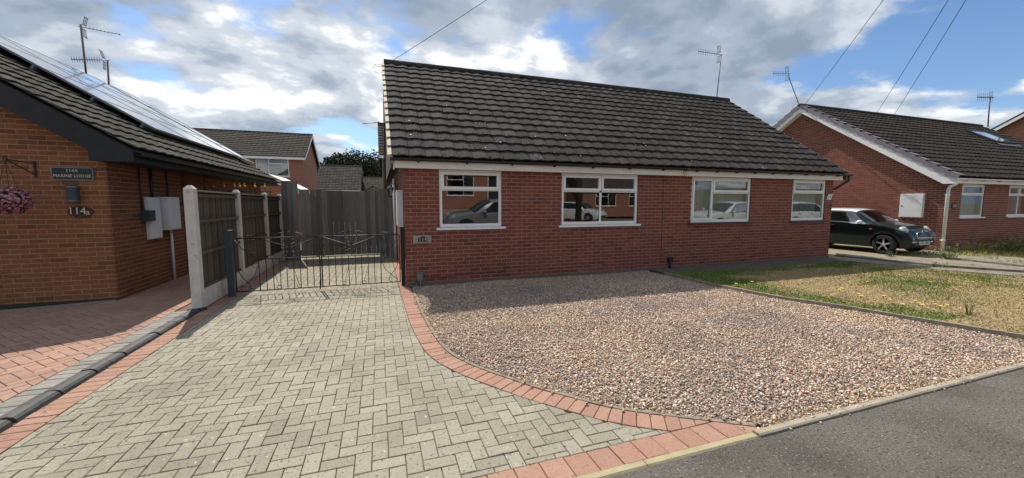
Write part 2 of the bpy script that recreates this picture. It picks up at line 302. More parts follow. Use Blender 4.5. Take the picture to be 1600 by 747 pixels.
class MB:
    def __init__(s): s.v = []; s.f = []; s.r = []
    def add(s, vs, fs, r=0.0):
        k = len(s.v); s.v.extend([tuple(map(float, q)) for q in vs]); s.f.extend([tuple(i+k for i in q) for q in fs]); s.r.extend([r]*len(fs)); return s
    def box(s, a, b, r=0.0):
        x0, y0, z0 = a; x1, y1, z1 = b
        if x0 > x1: x0, x1 = x1, x0
        if y0 > y1: y0, y1 = y1, y0
        if z0 > z1: z0, z1 = z1, z0
        return s.add([(x0, y0, z0), (x1, y0, z0), (x1, y1, z0), (x0, y1, z0), (x0, y0, z1), (x1, y0, z1), (x1, y1, z1), (x0, y1, z1)],
                     [(0, 3, 2, 1), (4, 5, 6, 7), (0, 1, 5, 4), (1, 2, 6, 5), (2, 3, 7, 6), (3, 0, 4, 7)], r)
    def obox(s, o, u, v, w, r=0.0):
        o, u, v, w = map(lambda q: np.asarray(q, float), (o, u, v, w))
        P = [o, o+u, o+u+v, o+v, o+w, o+u+w, o+u+v+w, o+v+w]
        F = [(0, 3, 2, 1), (4, 5, 6, 7), (0, 1, 5, 4), (1, 2, 6, 5), (2, 3, 7, 6), (3, 0, 4, 7)]
        if np.dot(np.cross(u, v), w) < 0: F = [q[::-1] for q in F]
        return s.add(P, F, r)
    def prism(s, poly, vec, r=0.0):
        P = [np.asarray(q, float) for q in poly]; vec = np.asarray(vec, float); n = len(P)
        nn = sum((np.cross(P[i]-P[0], P[(i+1) % n]-P[0]) for i in range(n)), np.zeros(3))
        if nn@vec > 0: P = P[::-1]
        return s.add(P+[q+vec for q in P], [tuple(range(n)), tuple(range(2*n-1, n-1, -1))]+[(i, i+n, (i+1) % n+n, (i+1) % n) for i in range(n)], r)
    def tube(s, pts, rr, seg=6, r=0.0, caps=True):
        P = [Vector(q) for q in pts]; n = len(P); rr = rr if isinstance(rr, (list, tuple)) else [rr]*n
        k = len(s.v); up = None
        for i in range(n):
            d = (P[min(i+1, n-1)]-P[max(i-1, 0)]).normalized()
            if up is None: up = d.orthogonal().normalized()
            a = (up-d*up.dot(d))
            a = a.normalized() if a.length > 1e-6 else d.orthogonal().normalized()
            up = a; b = d.cross(a)
            for j in range(seg):
                t = 2*math.pi*j/seg; s.v.append(tuple(P[i]+(a*math.cos(t)+b*math.sin(t))*rr[i]))
        for i in range(n-1):
            for j in range(seg):
                s.f.append((k+i*seg+j, k+i*seg+(j+1) % seg, k+(i+1)*seg+(j+1) % seg, k+(i+1)*seg+j)); s.r.append(r)
        if caps:
            s.f.append(tuple(k+j for j in range(seg))[::-1]); s.r.append(r)
            s.f.append(tuple(k+(n-1)*seg+j for j in range(seg))); s.r.append(r)
        return s
    def lathe(s, prof, o, ax='Z', seg=16, r=0.0, cap=True):
        k = len(s.v); n = len(prof)
        for (rr, h) in prof:
            for j in range(seg):
                t = 2*math.pi*j/seg; a, b = rr*math.cos(t), rr*math.sin(t)
                p = (a, b, h) if ax == 'Z' else ((a, h, b) if ax == 'Y' else (h, a, b))
                s.v.append((o[0]+p[0], o[1]+p[1], o[2]+p[2]))
        for i in range(n-1):
            for j in range(seg):
                s.f.append((k+i*seg+j, k+i*seg+(j+1) % seg, k+(i+1)*seg+(j+1) % seg, k+(i+1)*seg+j)); s.r.append(r)
        if cap:
            s.f.append(tuple(k+j for j in range(seg))); s.r.append(r); s.f.append(tuple(k+(n-1)*seg+j for j in range(seg))); s.r.append(r)
        return s
    def mesh(s, name, m, smooth=False, ang=None):
        me = bpy.data.meshes.new(name); me.from_pydata(s.v, [], s.f); me.materials.append(m)
        if any(s.r): me.attributes.new('rnd', 'FLOAT', 'FACE').data.foreach_set('value', s.r)
        if smooth:
            me.shade_smooth()
            if ang: me.set_sharp_from_angle(angle=rad(ang))
        me.update(); return me
    def build(s, name, m, parent=None, smooth=False, world=True, ang=None, label=None, cat=None, kind=None, group=None):
        if isinstance(m, str): m = M[m]
        o = bpy.data.objects.new(name, s.mesh(name, m, smooth, ang)); link(o, parent, world)
        return tag(o, label, cat, group, kind)

def text_part(name, body, size, m, parent, P, U, V, depth=0.003, align='CENTER', shear=0.0, spacing=1.0, sx=1.0, world=True):
    """flat lettering: P centre of the line, U reading direction, V up"""
    c = bpy.data.curves.new(name, 'FONT'); c.body = body; c.size = size; c.extrude = depth/2; c.align_x = align; c.align_y = 'CENTER'; c.shear = shear; c.space_character = spacing
    c.resolution_u = 2
    t = bpy.data.objects.new(name+'_curve', c); COL.objects.link(t)
    dg = bpy.context.evaluated_depsgraph_get(); me = bpy.data.meshes.new_from_object(t.evaluated_get(dg))
    bpy.data.objects.remove(t); bpy.data.curves.remove(c)
    U = Vector(U).normalized(); V = Vector(V).normalized(); n = U.cross(V)
    mx = Matrix(((U.x*sx, V.x, n.x, P[0]), (U.y*sx, V.y, n.y, P[1]), (U.z*sx, V.z, n.z, P[2]), (0, 0, 0, 1)))
    me.transform(mx); me.materials.clear(); me.materials.append(M[m]); me.name = name
    o = bpy.data.objects.new(name, me); link(o, parent, world); return o

# ---------------------------------------------------------------- brickwork
def unit_brick(name, m):
    b = MB(); x, y, z, e = 1, 1, 1, 0.0
    b.box((0, 0, 0), (1, 1, 1)); me = b.mesh(name, M[m]); return me
def brickwall(parent, O, U, Nn, Lw, ztop, holes, m, nparts=0, zbase=0.0, proud=0.0035, name='brick', ext=0.006, offs=0.0):
    """bricks of a wall face; ztop: number or function of the distance along the wall; holes (u0,u1,z0,z1)"""
    O = np.array(O, float); U = np.array(U, float); Nn = np.array(Nn, float); cell = []
    zt = ztop if callable(ztop) else (lambda u: ztop)
    zmax = max(zt(Lw*i/40) for i in range(41)); nc = int((zmax-zbase)/0.075+0.2)
    for c in range(nc):
        z0 = zbase+c*0.075+0.0065; z1 = z0+0.062
        u = -ext-(0.1125 if c % 2 else 0.0)-offs
        while u < Lw+ext:
            a, b = max(u, -ext), min(u+0.212, Lw+ext); u += 0.225
            segs = [(a, b)]
            for (h0, h1, k0, k1) in holes:
                if z1 > k0+0.02 and z0 < k1-0.02:
                    ns = []
                    for (p, q) in segs:
                        if q <= h0 or p >= h1: ns.append((p, q)); continue
                        if p < h0: ns.append((p, h0))
                        if q > h1: ns.append((h1, q))
                    segs = ns
            for (p, q) in segs:
                if q-p < 0.03: continue
                if zt((p+q)/2) < z0+0.03: continue
                cell.append((p, q, z0, z1))
    P = [(O+U*((p+q)/2)+np.array([0, 0, (z0+z1)/2])) for (p, q, z0, z1) in cell]
    order = sorted(range(len(cell)), key=lambda i: (0 if inframe(P[i]) else 1, np.linalg.norm(P[i]-_C)))
    me = unit_brick(name, m) if nparts else None
    rest = MB(); part = set(order[:nparts])
    rot = Matrix(((U[0], -Nn[0], 0), (U[1], -Nn[1], 0), (0, 0, 1)))
    for i, (p, q, z0, z1) in enumerate(cell):
        pr = proud+random.uniform(-0.0014, 0.0014)
        o = O+U*p+Nn*pr+np.array([0, 0, z0+random.uniform(-0.0012, 0.0012)])
        if i in part:
            ob = bpy.data.objects.new(name, me); link(ob, parent)
            mw = Matrix.Translation(Vector(o)) @ rot.to_4x4() @ Matrix.Diagonal((q-p, 0.03, z1-z0, 1)); ob.matrix_basis = mw
        else: rest.obox(o, U*(q-p), -Nn*0.03, (0, 0, z1-z0), random.random())
    if rest.v: rest.build('brickwork', m, parent, kind='stuff')
def wallcore(mb, O, U, Nn, Lw, H, holes, th=0.22):
    """a slab with openings; outer face on the plane through O"""
    O = np.array(O, float); U = np.array(U, float); Nn = np.array(Nn, float)
    us = sorted({0.0, Lw, *[h[0] for h in holes], *[h[1] for h in holes]}); zs = sorted({0.0, H, *[h[2] for h in holes], *[h[3] for h in holes]})
    for i in range(len(us)-1):
        um = (us[i]+us[i+1])/2; run = None
        for j in range(len(zs)-1):
            zm = (zs[j]+zs[j+1])/2
            if any(h[0] < um < h[1] and h[2] < zm < h[3] for h in holes): continue
            mb.obox(O+U*us[i]+np.array([0, 0, zs[j]]), U*(us[i+1]-us[i]), -Nn*th, (0, 0, zs[j+1]-zs[j]))

# ---------------------------------------------------------------- roof tiles
PROF = [(0.0, 0.012), (0.010, 0.003), (0.045, 0.0), (0.052, 0.005), (0.085, 0.003), (0.092, 0.009), (0.128, 0.010), (0.135, 0.016), (0.175, 0.019), (0.215, 0.019), (0.250, 0.015), (0.257, 0.009), (0.288, 0.009), (0.299, 0.002)]
def tile_geom(w, gauge, lift=0.031, th=0.026):
    Lh = gauge+0.05; n = len(PROF); v = []; f = []
    sx = w/0.30
    for (x, h) in PROF: v.append((x*sx, 0, h+lift))
    for (x, h) in PROF: v.append((x*sx, Lh, h+lift*(1-Lh/gauge)*1.0))
    for (x, h) in PROF: v.append((x*sx, 0.004, h+lift-th))
    for i in range(n-1):
        f.append((i, i+1, n+i+1, n+i)); f.append((2*n+i, 2*n+i+1, i+1, i))
    f.append((2*n, 0, n)); f.append((n-1, 3*n-1, 2*n-1))
    return v, f
def tiles(parent, E0, U, S, width, length, m, nparts=0, gauge=0.345, w=0.30, name='roof_tile', skip=None, keep=None):
    """E0 eave corner, U along the eave, S up the slope"""
    E0 = np.array(E0, float); U = np.array(U, float); S = np.array(S, float); Nn = np.cross(U, S)
    nx = max(1, round(width/w)); w = width/nx; ny = max(1, round(length/gauge)); gauge = length/ny
    v, f = tile_geom(w, gauge); v = np.array(v)
    cells = []
    for j in range(ny):
        for i in range(nx):
            c = E0+U*(i+0.5)*w+S*(j+0.5)*gauge
            if skip and skip(c): continue
            cells.append((i, j, c))
    order = sorted(range(len(cells)), key=lambda i: (0 if (inframe(cells[i][2]) and (keep is None or keep(cells[i][2]))) else 1, np.linalg.norm(cells[i][2]-_C)))
    part = set(order[:nparts]); rest = MB(); me = None
    if nparts:
        b = MB(); b.add(v, f); me = b.mesh(name, M[m], True, 35)
    A = np.stack([U, S, Nn], 1)
    for k, (i, j, c) in enumerate(cells):
        o = E0+U*(i*w+random.uniform(-0.003, 0.003))+S*(j*gauge+random.uniform(-0.006, 0.006))+Nn*random.uniform(0, 0.004)
        tw = random.uniform(-0.008, 0.008)
        if k in part:
            ob = bpy.data.objects.new(name, me); link(ob, parent)
            ob.matrix_basis = Matrix.Translation(Vector(o)) @ Matrix(A.tolist()).to_4x4() @ Matrix.Rotation(tw, 4, 'Z')
        else:
            r = np.array([[math.cos(tw), -math.sin(tw), 0], [math.sin(tw), math.cos(tw), 0], [0, 0, 1]])
            rest.add((A@(r@v.T)).T+o, f, random.random())
    if rest.v: rest.build('tiling', m, parent, True, ang=35, kind='stuff')
    return gauge

# ---------------------------------------------------------------- windows
def window(parent, O, U, Nn, wd, ht, cells, curtain=None, sill=True, tilt=0.0, fr=0.055, sillmat='white_upvc', name='window', rec=0.05, sillproud=0.06):
    """cells: list of (u0,u1,z0,z1, opening) as fractions; frame, one pane for each light, sill, curtain behind"""
    O = np.array(O, float); U = np.array(U, float); Nn = np.array(Nn, float); Z = np.array([0, 0, 1.0])
    Of = O-Nn*rec
    def bx(mb, u0, u1, z0, z1, d0, d1): mb.obox(Of+U*u0+Z*z0+Nn*d0, U*(u1-u0), Nn*(d1-d0), Z*(z1-z0))
    b = MB(); e = 0.003
    bx(b, 0, fr, 0, ht, -0.03, 0.03); bx(b, wd-fr, wd, 0, ht, -0.03, 0.03); bx(b, fr, wd-fr, 0, fr*1.2, -0.03, 0.027); bx(b, fr, wd-fr, ht-fr, ht, -0.03, 0.027)
    root = b.build(name, 'white_upvc', parent)
    us = sorted({round(c[0]*wd, 4) for c in cells if c[0] > 0.01}); h = fr*0.42
    fb = MB(); gl = []
    for c in cells:
        u0 = fr if c[0] < 0.01 else c[0]*wd+h; u1 = wd-fr if c[1] > 0.99 else c[1]*wd-h
        z0 = fr*1.2 if c[2] < 0.01 else c[2]*ht+h; z1 = ht-fr if c[3] > 0.99 else c[3]*ht-h
        gl.append((u0, u1, z0, z1, c[4]))
        if c[0] > 0.01: bx(fb, c[0]*wd-h, c[0]*wd+h, max(z0-h*2, fr*1.2), min(z1+h*2, ht-fr), -0.028, 0.022+0.002*c[0])
        if c[2] > 0.01: bx(fb, max(u0-h*2, fr), min(u1+h*2, wd-fr), c[2]*ht-h, c[2]*ht+h, -0.026, 0.018)
    if fb.v: fb.build('mullion', 'white_upvc', root)
    for (u0, u1, z0, z1, op) in gl:
        s = 0.0
        if op:
            s = 0.038; sb = MB()
            bx(sb, u0-0.012, u0+s, z0-0.012, z1+0.012, 0.0, 0.048); bx(sb, u1-s, u1+0.012, z0-0.012, z1+0.012, 0.0, 0.048)
            bx(sb, u0+s, u1-s, z0-0.012, z0+s, 0.0, 0.046); bx(sb, u0+s, u1-s, z1-s, z1+0.012, 0.0, 0.046)
            sb.build('sash', 'white_upvc', root)
        p = MB(); tl = math.tan(tilt)*(z1-z0)
        a = Of+U*(u0+s-0.004)+Z*(z0+s-0.004)+Nn*0.004; hh = z1-z0-2*s+0.008; ww = u1-u0-2*s+0.008
        q = [a, a+U*ww, a+U*ww+Z*hh+Nn*tl, a+Z*hh+Nn*tl]
        if np.dot(np.cross(U, Z), Nn) < 0: q = q[::-1]
        p.add(q, [(0, 1, 2, 3)]); p.build('pane', 'window_glass', root)
    if sill:
        b = MB(); bx(b, -0.07, wd+0.07, -0.045, -0.004, -0.02, rec+sillproud); b.build('sill', sillmat, root)
    if curtain:
        for (c0, c1, z0, z1, cm) in curtain:
            n = int((c1-c0)*wd/0.02); b = MB(); v = []
            for i in range(n+1):
                u = (c0+(c1-c0)*i/n)*wd; d = -0.16+0.022*math.sin(i*0.9)+0.012*math.sin(i*0.37+1)
                for z in (z0*ht, z1*ht): v.append(Of+U*u+Z*z+Nn*d)
            b.add(v, [(2*i, 2*i+2, 2*i+3, 2*i+1) for i in range(n)]); b.build('curtain', cm, root, True)
    return root

# ================================================================ GROUND
def sheet(name, poly, z, m, kind='structure', parent=None, th=0.0):
    b = MB()
    if th: b.prism([(p[0], p[1], z-th) for p in poly], (0, 0, th))
    else:
        P = [(p[0], p[1], z) for p in poly]
        a = sum(P[i][0]*P[(i+1) % len(P)][1]-P[(i+1) % len(P)][0]*P[i][1] for i in range(len(P)))
        b.add(P if a > 0 else P[::-1], [tuple(range(len(P)))])
    return b.build(name, m, parent, kind=kind if parent is None else None)
sheet('ground', [(-900, -900), (900, -900), (900, 900), (-900, 900)], -0.16, 'ground_mix')
sheet('road', [(-90, -7.5), (110, -7.5), (110, 0.42), (-90, 0.42)], -0.11, 'asphalt')
sheet('pavement', [(-90, 0.56), (110, 0.56), (110, 1.835), (-90, 1.835)], 0.0, 'asphalt', th=0.1)
sheet('far_pavement', [(-90, -9.4), (110, -9.4), (110, -7.62), (-90, -7.62)], 0.0, 'asphalt', th=0.1)
kb = sheet('road_kerb', [(-90, 0.42), (110, 0.42), (110, 0.555), (-90, 0.555)], 0.004, 'concrete', th=0.13)
kb2 = sheet('far_road_kerb', [(-90, -7.615), (110, -7.615), (110, -7.5), (-90, -7.5)], 0.004, 'concrete', th=0.13)

# ---- paving
def clip(poly, a, b, c):                                  # keep a*x+b*y >= c
    out = []
    for i in range(len(poly)):
        p, q = poly[i], poly[(i+1) % len(poly)]; dp, dq = a*p[0]+b*p[1]-c, a*q[0]+b*q[1]-c
        if dp >= 0: out.append(p)
        if dp*dq < 0: t = dp/(dp-dq); out.append((p[0]+(q[0]-p[0])*t, p[1]+(q[1]-p[1])*t))
    return out
def area(poly): return abs(sum(poly[i][0]*poly[(i+1) % len(poly)][1]-poly[(i+1) % len(poly)][0]*poly[i][1] for i in range(len(poly))))/2
def inset(poly, d):
    n = len(poly); a = sum(poly[i][0]*poly[(i+1) % n][1]-poly[(i+1) % n][0]*poly[i][1] for i in range(n))
    if a < 0: poly = poly[::-1]
    for i in range(n):
        p, q = poly[i], poly[(i+1) % n]
    out = list(poly)
    for i in range(n):
        p, q = poly[i], poly[(i+1) % n]; dx, dy = q[0]-p[0], q[1]-p[1]; l = math.hypot(dx, dy)
        if l < 1e-6: continue
        nx, ny = -dy/l, dx/l; out = clip(out, nx, ny, nx*p[0]+ny*p[1]+d)
        if len(out) < 3: return []
    return out
def paver_geom(poly, z, h=0.04, ch=0.005):
    n = len(poly); top = inset(poly, ch)
    a = sum(poly[i][0]*poly[(i+1) % n][1]-poly[(i+1) % n][0]*poly[i][1] for i in range(n))
    if a < 0: poly = poly[::-1]
    if len(top) != n:
        v = [(p[0], p[1], z-h) for p in poly]+[(p[0], p[1], z) for p in poly]
        return v, [tuple(range(n, 2*n))]+[(i, (i+1) % n, n+(i+1) % n, n+i) for i in range(n)]
    # inset keeps the winding but may start elsewhere: rotate to the nearest corner
    k = min(range(n), key=lambda s: sum(math.dist(poly[i], top[(i+s) % n]) for i in range(n))); top = [top[(i+k) % n] for i in range(n)]
    v = [(p[0], p[1], z-h) for p in poly]+[(p[0], p[1], z-ch*0.8) for p in poly]+[(p[0], p[1], z) for p in top]
    f = [tuple(range(2*n, 3*n))]
    for i in range(n):
        j = (i+1) % n; f.append((i, j, n+j, n+i)); f.append((n+i, n+j, 2*n+j, 2*n+i))
    return v, f
def place_pavers(parent, polys, z, m, nparts, name='paver', jit=0.0026, ch=0.0036, h=0.04):
    """polys: list of (polygon); the nearest in view become parts, the rest one part of stuff"""
    cen = [(sum(p[0] for p in q)/len(q), sum(p[1] for p in q)/len(q)) for q in polys]
    order = sorted(range(len(polys)), key=lambda i: (0 if inframe((cen[i][0], cen[i][1], z), 10) else 1, math.hypot(*cen[i])))
    part = set(order[:nparts]); rest = MB(); cache = {}
    for i, q in enumerate(polys):
        zz = z+random.uniform(-jit, jit); c = cen[i]
        loc = [(p[0]-c[0], p[1]-c[1]) for p in q]; key = tuple((round(p[0], 3), round(p[1], 3)) for p in loc)
        if i in part:
            if key not in cache:
                b = MB(); b.add(*paver_geom(loc, 0.0, h, ch)); cache[key] = b.mesh(name, M[m])
            o = bpy.data.objects.new(name, cache[key]); link(o, parent); o.location = (c[0], c[1], zz)
            o.rotation_euler = (random.uniform(-0.006, 0.006), random.uniform(-0.006, 0.006), random.uniform(-0.006, 0.006))
        else:
            v, f = paver_geom(loc, 0.0, h, ch); tx, ty = random.uniform(-0.007, 0.007), random.uniform(-0.007, 0.007)
            rest.add([(p[0]+c[0], p[1]+c[1], p[2]+zz+p[0]*tx+p[1]*ty) for p in v], f, random.random())
    if rest.v: rest.build(name+'_field', m, parent, kind='stuff')
def herring(x0, x1, y0, y1, s=0.1, ang=0.0, org=(0, 0), gap=0.0029):
    out = []; ca, sa = math.cos(ang), math.sin(ang); R = int(max(x1-x0, y1-y0)/s*1.1)+4
    if ang == 0: ir = (int((x0-org[0])/s)-2, int((x1-org[0])/s)+3); jr = (int((y0-org[1])/s)-2, int((y1-org[1])/s)+3)
    else: ir = (-R, R); jr = (-R, R)
    for i in range(*ir):
        for j in range(*jr):
            k = (i-j) % 4
            if k == 0: r = (i*s, j*s, (i+2)*s, (j+1)*s)
            elif k == 3: r = (i*s, j*s, (i+1)*s, (j+2)*s)
            else: continue
            P = [(r[0]+gap, r[1]+gap), (r[2]-gap, r[1]+gap), (r[2]-gap, r[3]-gap), (r[0]+gap, r[3]-gap)]
            P = [(org[0]+ca*p[0]-sa*p[1], org[1]+sa*p[0]+ca*p[1]) for p in P]
            if max(p[0] for p in P) < x0 or min(p[0] for p in P) > x1 or max(p[1] for p in P) < y0 or min(p[1] for p in P) > y1: continue
            out.append(P)
    return out
def crom(pts, step):
    P = [np.array(p, float) for p in pts]; P = [2*P[0]-P[1]]+P+[2*P[-1]-P[-2]]; dense = []
    for i in range(1, len(P)-2):
        for t in np.linspace(0, 1, 30, endpoint=False):
            a, b, c, d = P[i-1:i+3]; dense.append(0.5*((2*b)+(-a+c)*t+(2*a-5*b+4*c-d)*t*t+(-a+3*b-3*c+d)*t**3))
    dense.append(P[-2]); dense = np.array(dense); s = np.concatenate([[0], np.cumsum(np.linalg.norm(np.diff(dense, axis=0), axis=1))])
    n = int(s[-1]/step); q = np.linspace(0, n*step, n+1)
    return np.stack([np.interp(q, s, dense[:, k]) for k in range(dense.shape[1])], 1)
XL, YF = -2.345, 2.088
INNER = [(0.325, 12.4), (0.33, 9.5), (0.33, 7.3), (0.34, 5.7), (0.365, 4.95), (0.44, 4.12), (0.61, 3.62), (0.86, 3.2), (1.086, 2.875), (1.33, 2.58), (1.53, 2.36), (1.735, 2.20), (1.95, 2.06), (2.25, 1.865), (2.6, 1.64)]
ci = crom(INNER, 0.104); tg = np.gradient(ci, axis=0); tg /= np.linalg.norm(tg, axis=1)[:, None]
co = ci+np.stack([-tg[:, 1], tg[:, 0]], 1)*0.2           # heading -Y, left hand side is +X
def side(p):                                              # nearest inner segment: distance to the right of it is inside
    k = int(np.argmin(np.sum((ci-np.array(p))**2, axis=1))); t = tg[k]; return k, (-t[1], t[0])
drive = sheet('driveway', [(XL-0.2, 1.89), (2.6, 1.89), (2.2, 2.2), (0.57, 4.6), (0.545, 7.5), (0.469, 7.5), (0.469, 12.6), (XL-0.2, 12.6)], -0.014, 'joint_sand')
field = []
for P in herring(XL, 2.0, YF, 12.4, org=(0.013, 0.04)):
    c = (sum(p[0] for p in P)/4, sum(p[1] for p in P)/4); k, nn = side(c)
    q = clip(clip(P, 1, 0, XL+0.004), 0, 1, YF+0.004); w = ci[k]
    if len(q) >= 3: q = clip(q, -nn[0], -nn[1], -(nn[0]*w[0]+nn[1]*w[1])+0.004)
    if len(q) >= 3 and area(q) > 0.0012: field.append(q)
place_pavers(drive, field, 0.0, 'paver_grey', 300)
red = []
n = 100
for i in range(n+6):
    y = 1.9+i*0.104
    red.append([(XL-0.2, y+0.003), (XL-0.003, y+0.003), (XL-0.003, y+0.101), (XL-0.2, y+0.101)])
for i in range(len(ci)-1):
    a, b, c, d = ci[i], ci[i+1], co[i+1], co[i]
    q = inset([tuple(a), tuple(d), tuple(c), tuple(b)], 0.0028)
    q = clip(q, 0, 1, YF+0.004) if q else q
    if len(q) >= 3 and min(p[1] for p in q) > 7.45: q = clip(q, -1, 0, -0.462)
    elif len(q) >= 3 and max(p[1] for p in q) > 7.55: q = clip(q, -1, 0, -0.462)
    if len(q) >= 3 and area(q) > 0.001: red.append(q)
A = co[np.argmin(np.abs(co[:, 1]-2.1))]; Bp = co[np.argmin(np.abs(co[:, 1]-1.86))]; dd = (Bp-A)/np.linalg.norm(Bp-A)
for i in range(40):
    x = -2.1+i*0.166; q = [(x+0.003, 1.896), (x+0.163, 1.896), (x+0.163, YF-0.003), (x+0.003, YF-0.003)]
    q = clip(q, dd[1], -dd[0], dd[1]*A[0]-dd[0]*A[1]+0.003) if True else q
    if len(q) >= 3 and area(q) > 0.0015: red.append(q)
place_pavers(drive, red, 0.003, 'paver_red', 300, name='border_paver')
# concrete edging strips against the gravel and the flush kerb along the pavement
edge = thing('gravel_edging', 'thin concrete edging strip between the red paver border and the gravel', 'edging', (0.5, 5, 0))
j = 0; gap_i = [i for i in range(len(co)) if 1.9 < co[i][1] < 7.4]
for s in range(gap_i[0], gap_i[-1], 9):
    b = MB(); e = min(s+9, gap_i[-1]); off = lambda i, d: co[i]+np.array([-tg[i][1], tg[i][0]])*d
    for i in range(s, e):
        p = [off(i, 0.004), off(i+1, 0.004), off(i+1, 0.042), off(i, 0.042)]
        if i == e-1: p = [off(i, 0.004), off(i+1, 0.004)*0.97+off(i, 0.004)*0.03, off(i+1, 0.042)*0.97+off(i, 0.042)*0.03, off(i, 0.042)]
        b.prism([(q[0], q[1], -0.06) for q in p], (0, 0, 0.066))
    b.build('edging_block', 'edging_old', edge)
kerb = thing('flush_kerb', 'pale yellowish flush kerb strip along the tarmac pavement', 'kerb', (0, 1.86, 0))
for i in range(10):
    x1 = 2.42-i*0.914; b = MB(); b.prism([(x1-0.908, 1.838, -0.1), (x1-0.908, 1.838, -0.004), (x1-0.908, 1.85, 0.006), (x1-0.908, 1.892, 0.007), (x1-0.908, 1.892, -0.1)], (0.908, 0, 0)); b.build('kerb_block', 'kerb_yellow', kerb)
kerb2 = thing('front_edging', 'rough grey concrete edging between the gravel and the tarmac', 'edging', (4, 1.88, 0))
for i in range(8):
    x0 = 2.43+i*0.914; b = MB(); b.prism([(x0, 1.838, -0.1), (x0, 1.838, 0.012), (x0, 1.85, 0.02), (x0, 1.89, 0.021), (x0, 1.9, 0.012), (x0, 1.9, -0.1)], (0.908, 0, 0)); b.build('kerb_block', 'concrete_warm', kerb2)

# ---- neighbour's drive with dark kerb
nd = sheet('neighbour_driveway', [(-14, 1.84), (-2.55, 1.84), (-2.55, 17), (-14, 17)], 0.002, 'joint_red')
pol = []
inside_house = lambda c: (c[0] < -4.1 and c[1] > 7.98) or (c[1] > 7.90-(-4.1-c[0])*0.213 and c[0] < -4.1)
for P in herring(-7.6, -2.88, 1.9, 16.5, ang=rad(45), org=(-4.5, 8)):
    c = (sum(p[0] for p in P)/4, sum(p[1] for p in P)/4)
    if inside_house(c): continue
    q = clip(P, -1, 0, 2.889)
    if len(q) >= 3 and area(q) > 0.0012: pol.append(q)
place_pavers(nd, pol, 0.02, 'paver_old', 300)
dk = [[(-2.882, 1.9+i*0.105), (-2.694, 1.9+i*0.105), (-2.694, 1.9+i*0.105+0.097), (-2.882, 1.9+i*0.105+0.097)] for i in range(47)]
place_pavers(nd, dk, 0.021, 'paver_dark', 60, name='edge_paver')
kd = thing('dark_kerb', 'row of dark bullnosed kerb blocks between the two driveways', 'kerb', (-2.62, 4.3, 0))
b = MB(); pr = [(-2.682, -0.05), (-2.682, 0.034), (-2.672, 0.044), (-2.61, 0.05), (-2.578, 0.044), (-2.558, 0.026), (-2.549, 0.0), (-2.549, -0.05)]
b.prism([(x, 0, z) for x, z in pr], (0, 0.209, 0)); me = b.mesh('kerb_block', M['kerb_dark'])
for i in range(22):
    o = bpy.data.objects.new('kerb_block', me); link(o, kd); o.location = (random.uniform(-0.003, 0.003), 1.95+i*0.221, random.uniform(-0.003, 0.003)); o.rotation_euler = (0, 0, random.uniform(-0.01, 0.01))
b = MB(); pr2 = [(-2.70, 0.02), (-2.70, 0.045), (-2.62, 0.058), (-2.56, 0.045), (-2.53, 0.015)]
b.prism([(-2.70, 6.81, 0.0), (-2.535, 6.81, 0.0), (-2.49, 6.90, 0.0), (-2.60, 6.82, 0.0)], (0, 0, 0.05)); b.build('end_block', 'kerb_dark', kd)
bed = sheet('flower_bed', [(-4.1, 7.95), (-5.36, 7.68), (-9, 6.9), (-9, 7.993), (-4.1, 7.993)], 0.055, 'soil', th=0.05)
b = MB(); b.prism([(-4.08, 7.945, 0.0), (-5.36, 7.675, 0.0), (-9, 6.895, 0.0), (-9, 6.85, 0.0), (-5.36, 7.635, 0.0), (-4.08, 7.905, 0.0)], (0, 0, 0.04)); b.build('bed_edging', 'concrete', bed)

# ---- gravel
LE = [(6.02, 7.02), (6.12, 5.35), (6.42, 4.25), (6.76, 3.5), (6.95, 2.75), (7.2, 2.2), (7.34, 1.9)]
le = crom(LE, 0.15)
def lawn_x(y): return np.interp(y, le[::-1, 1], le[::-1, 0], right=6.02)
def grav_x(y): 
    k = gap_i; ys = co[k, 1]; xs = co[k, 0]; o = np.argsort(ys); return np.interp(y, ys[o], xs[o])+0.055
gb = sheet('gravel_base', [(0.56, 7.594), (0.57, 4.8), (0.9, 3.6), (1.5, 2.75), (2.3, 2.15), (2.7, 1.9), (7.33, 1.9), (6.95, 2.75), (6.4, 4.25), (6.12, 5.35), (6.02, 7.02), (6.02, 7.594)], -0.012, 'soil_gravel', th=0.05)
ico_v = []; t = (1+5**0.5)/2
ico_v = np.array([(-1, t, 0), (1, t, 0), (-1, -t, 0), (1, -t, 0), (0, -1, t), (0, 1, t), (0, -1, -t), (0, 1, -t), (t, 0, -1), (t, 0, 1), (-t, 0, -1), (-t, 0, 1)])/math.sqrt(1+t*t)
ico_f = np.array([(0, 11, 5), (0, 5, 1), (0, 1, 7), (0, 7, 10), (0, 10, 11), (1, 5, 9), (5, 11, 4), (11, 10, 2), (10, 7, 6), (7, 1, 8), (3, 9, 4), (3, 4, 2), (3, 2, 6), (3, 6, 8), (3, 8, 9), (4, 9, 5), (2, 4, 11), (6, 2, 10), (8, 6, 7), (9, 8, 1)])
def fast_mesh(name, V, Fc, m, pcol=None, smooth=True):
    me = bpy.data.meshes.new(name); k = Fc.shape[1]
    me.vertices.add(len(V)); me.vertices.foreach_set('co', V.astype(np.float32).ravel())
    me.loops.add(Fc.size); me.loops.foreach_set('vertex_index', Fc.astype(np.int32).ravel())
    me.polygons.add(len(Fc)); me.polygons.foreach_set('loop_start', np.arange(0, Fc.size, k, dtype=np.int32))
    if smooth: me.polygons.foreach_set('use_smooth', np.ones(len(Fc), bool))
    if pcol is not None:
        a = me.attributes.new('pcol', 'FLOAT_COLOR', 'POINT'); a.data.foreach_set('color', np.concatenate([pcol, np.ones((len(pcol), 1))], 1).astype(np.float32).ravel())
    me.update(calc_edges=True); me.materials.append(M[m]); return me
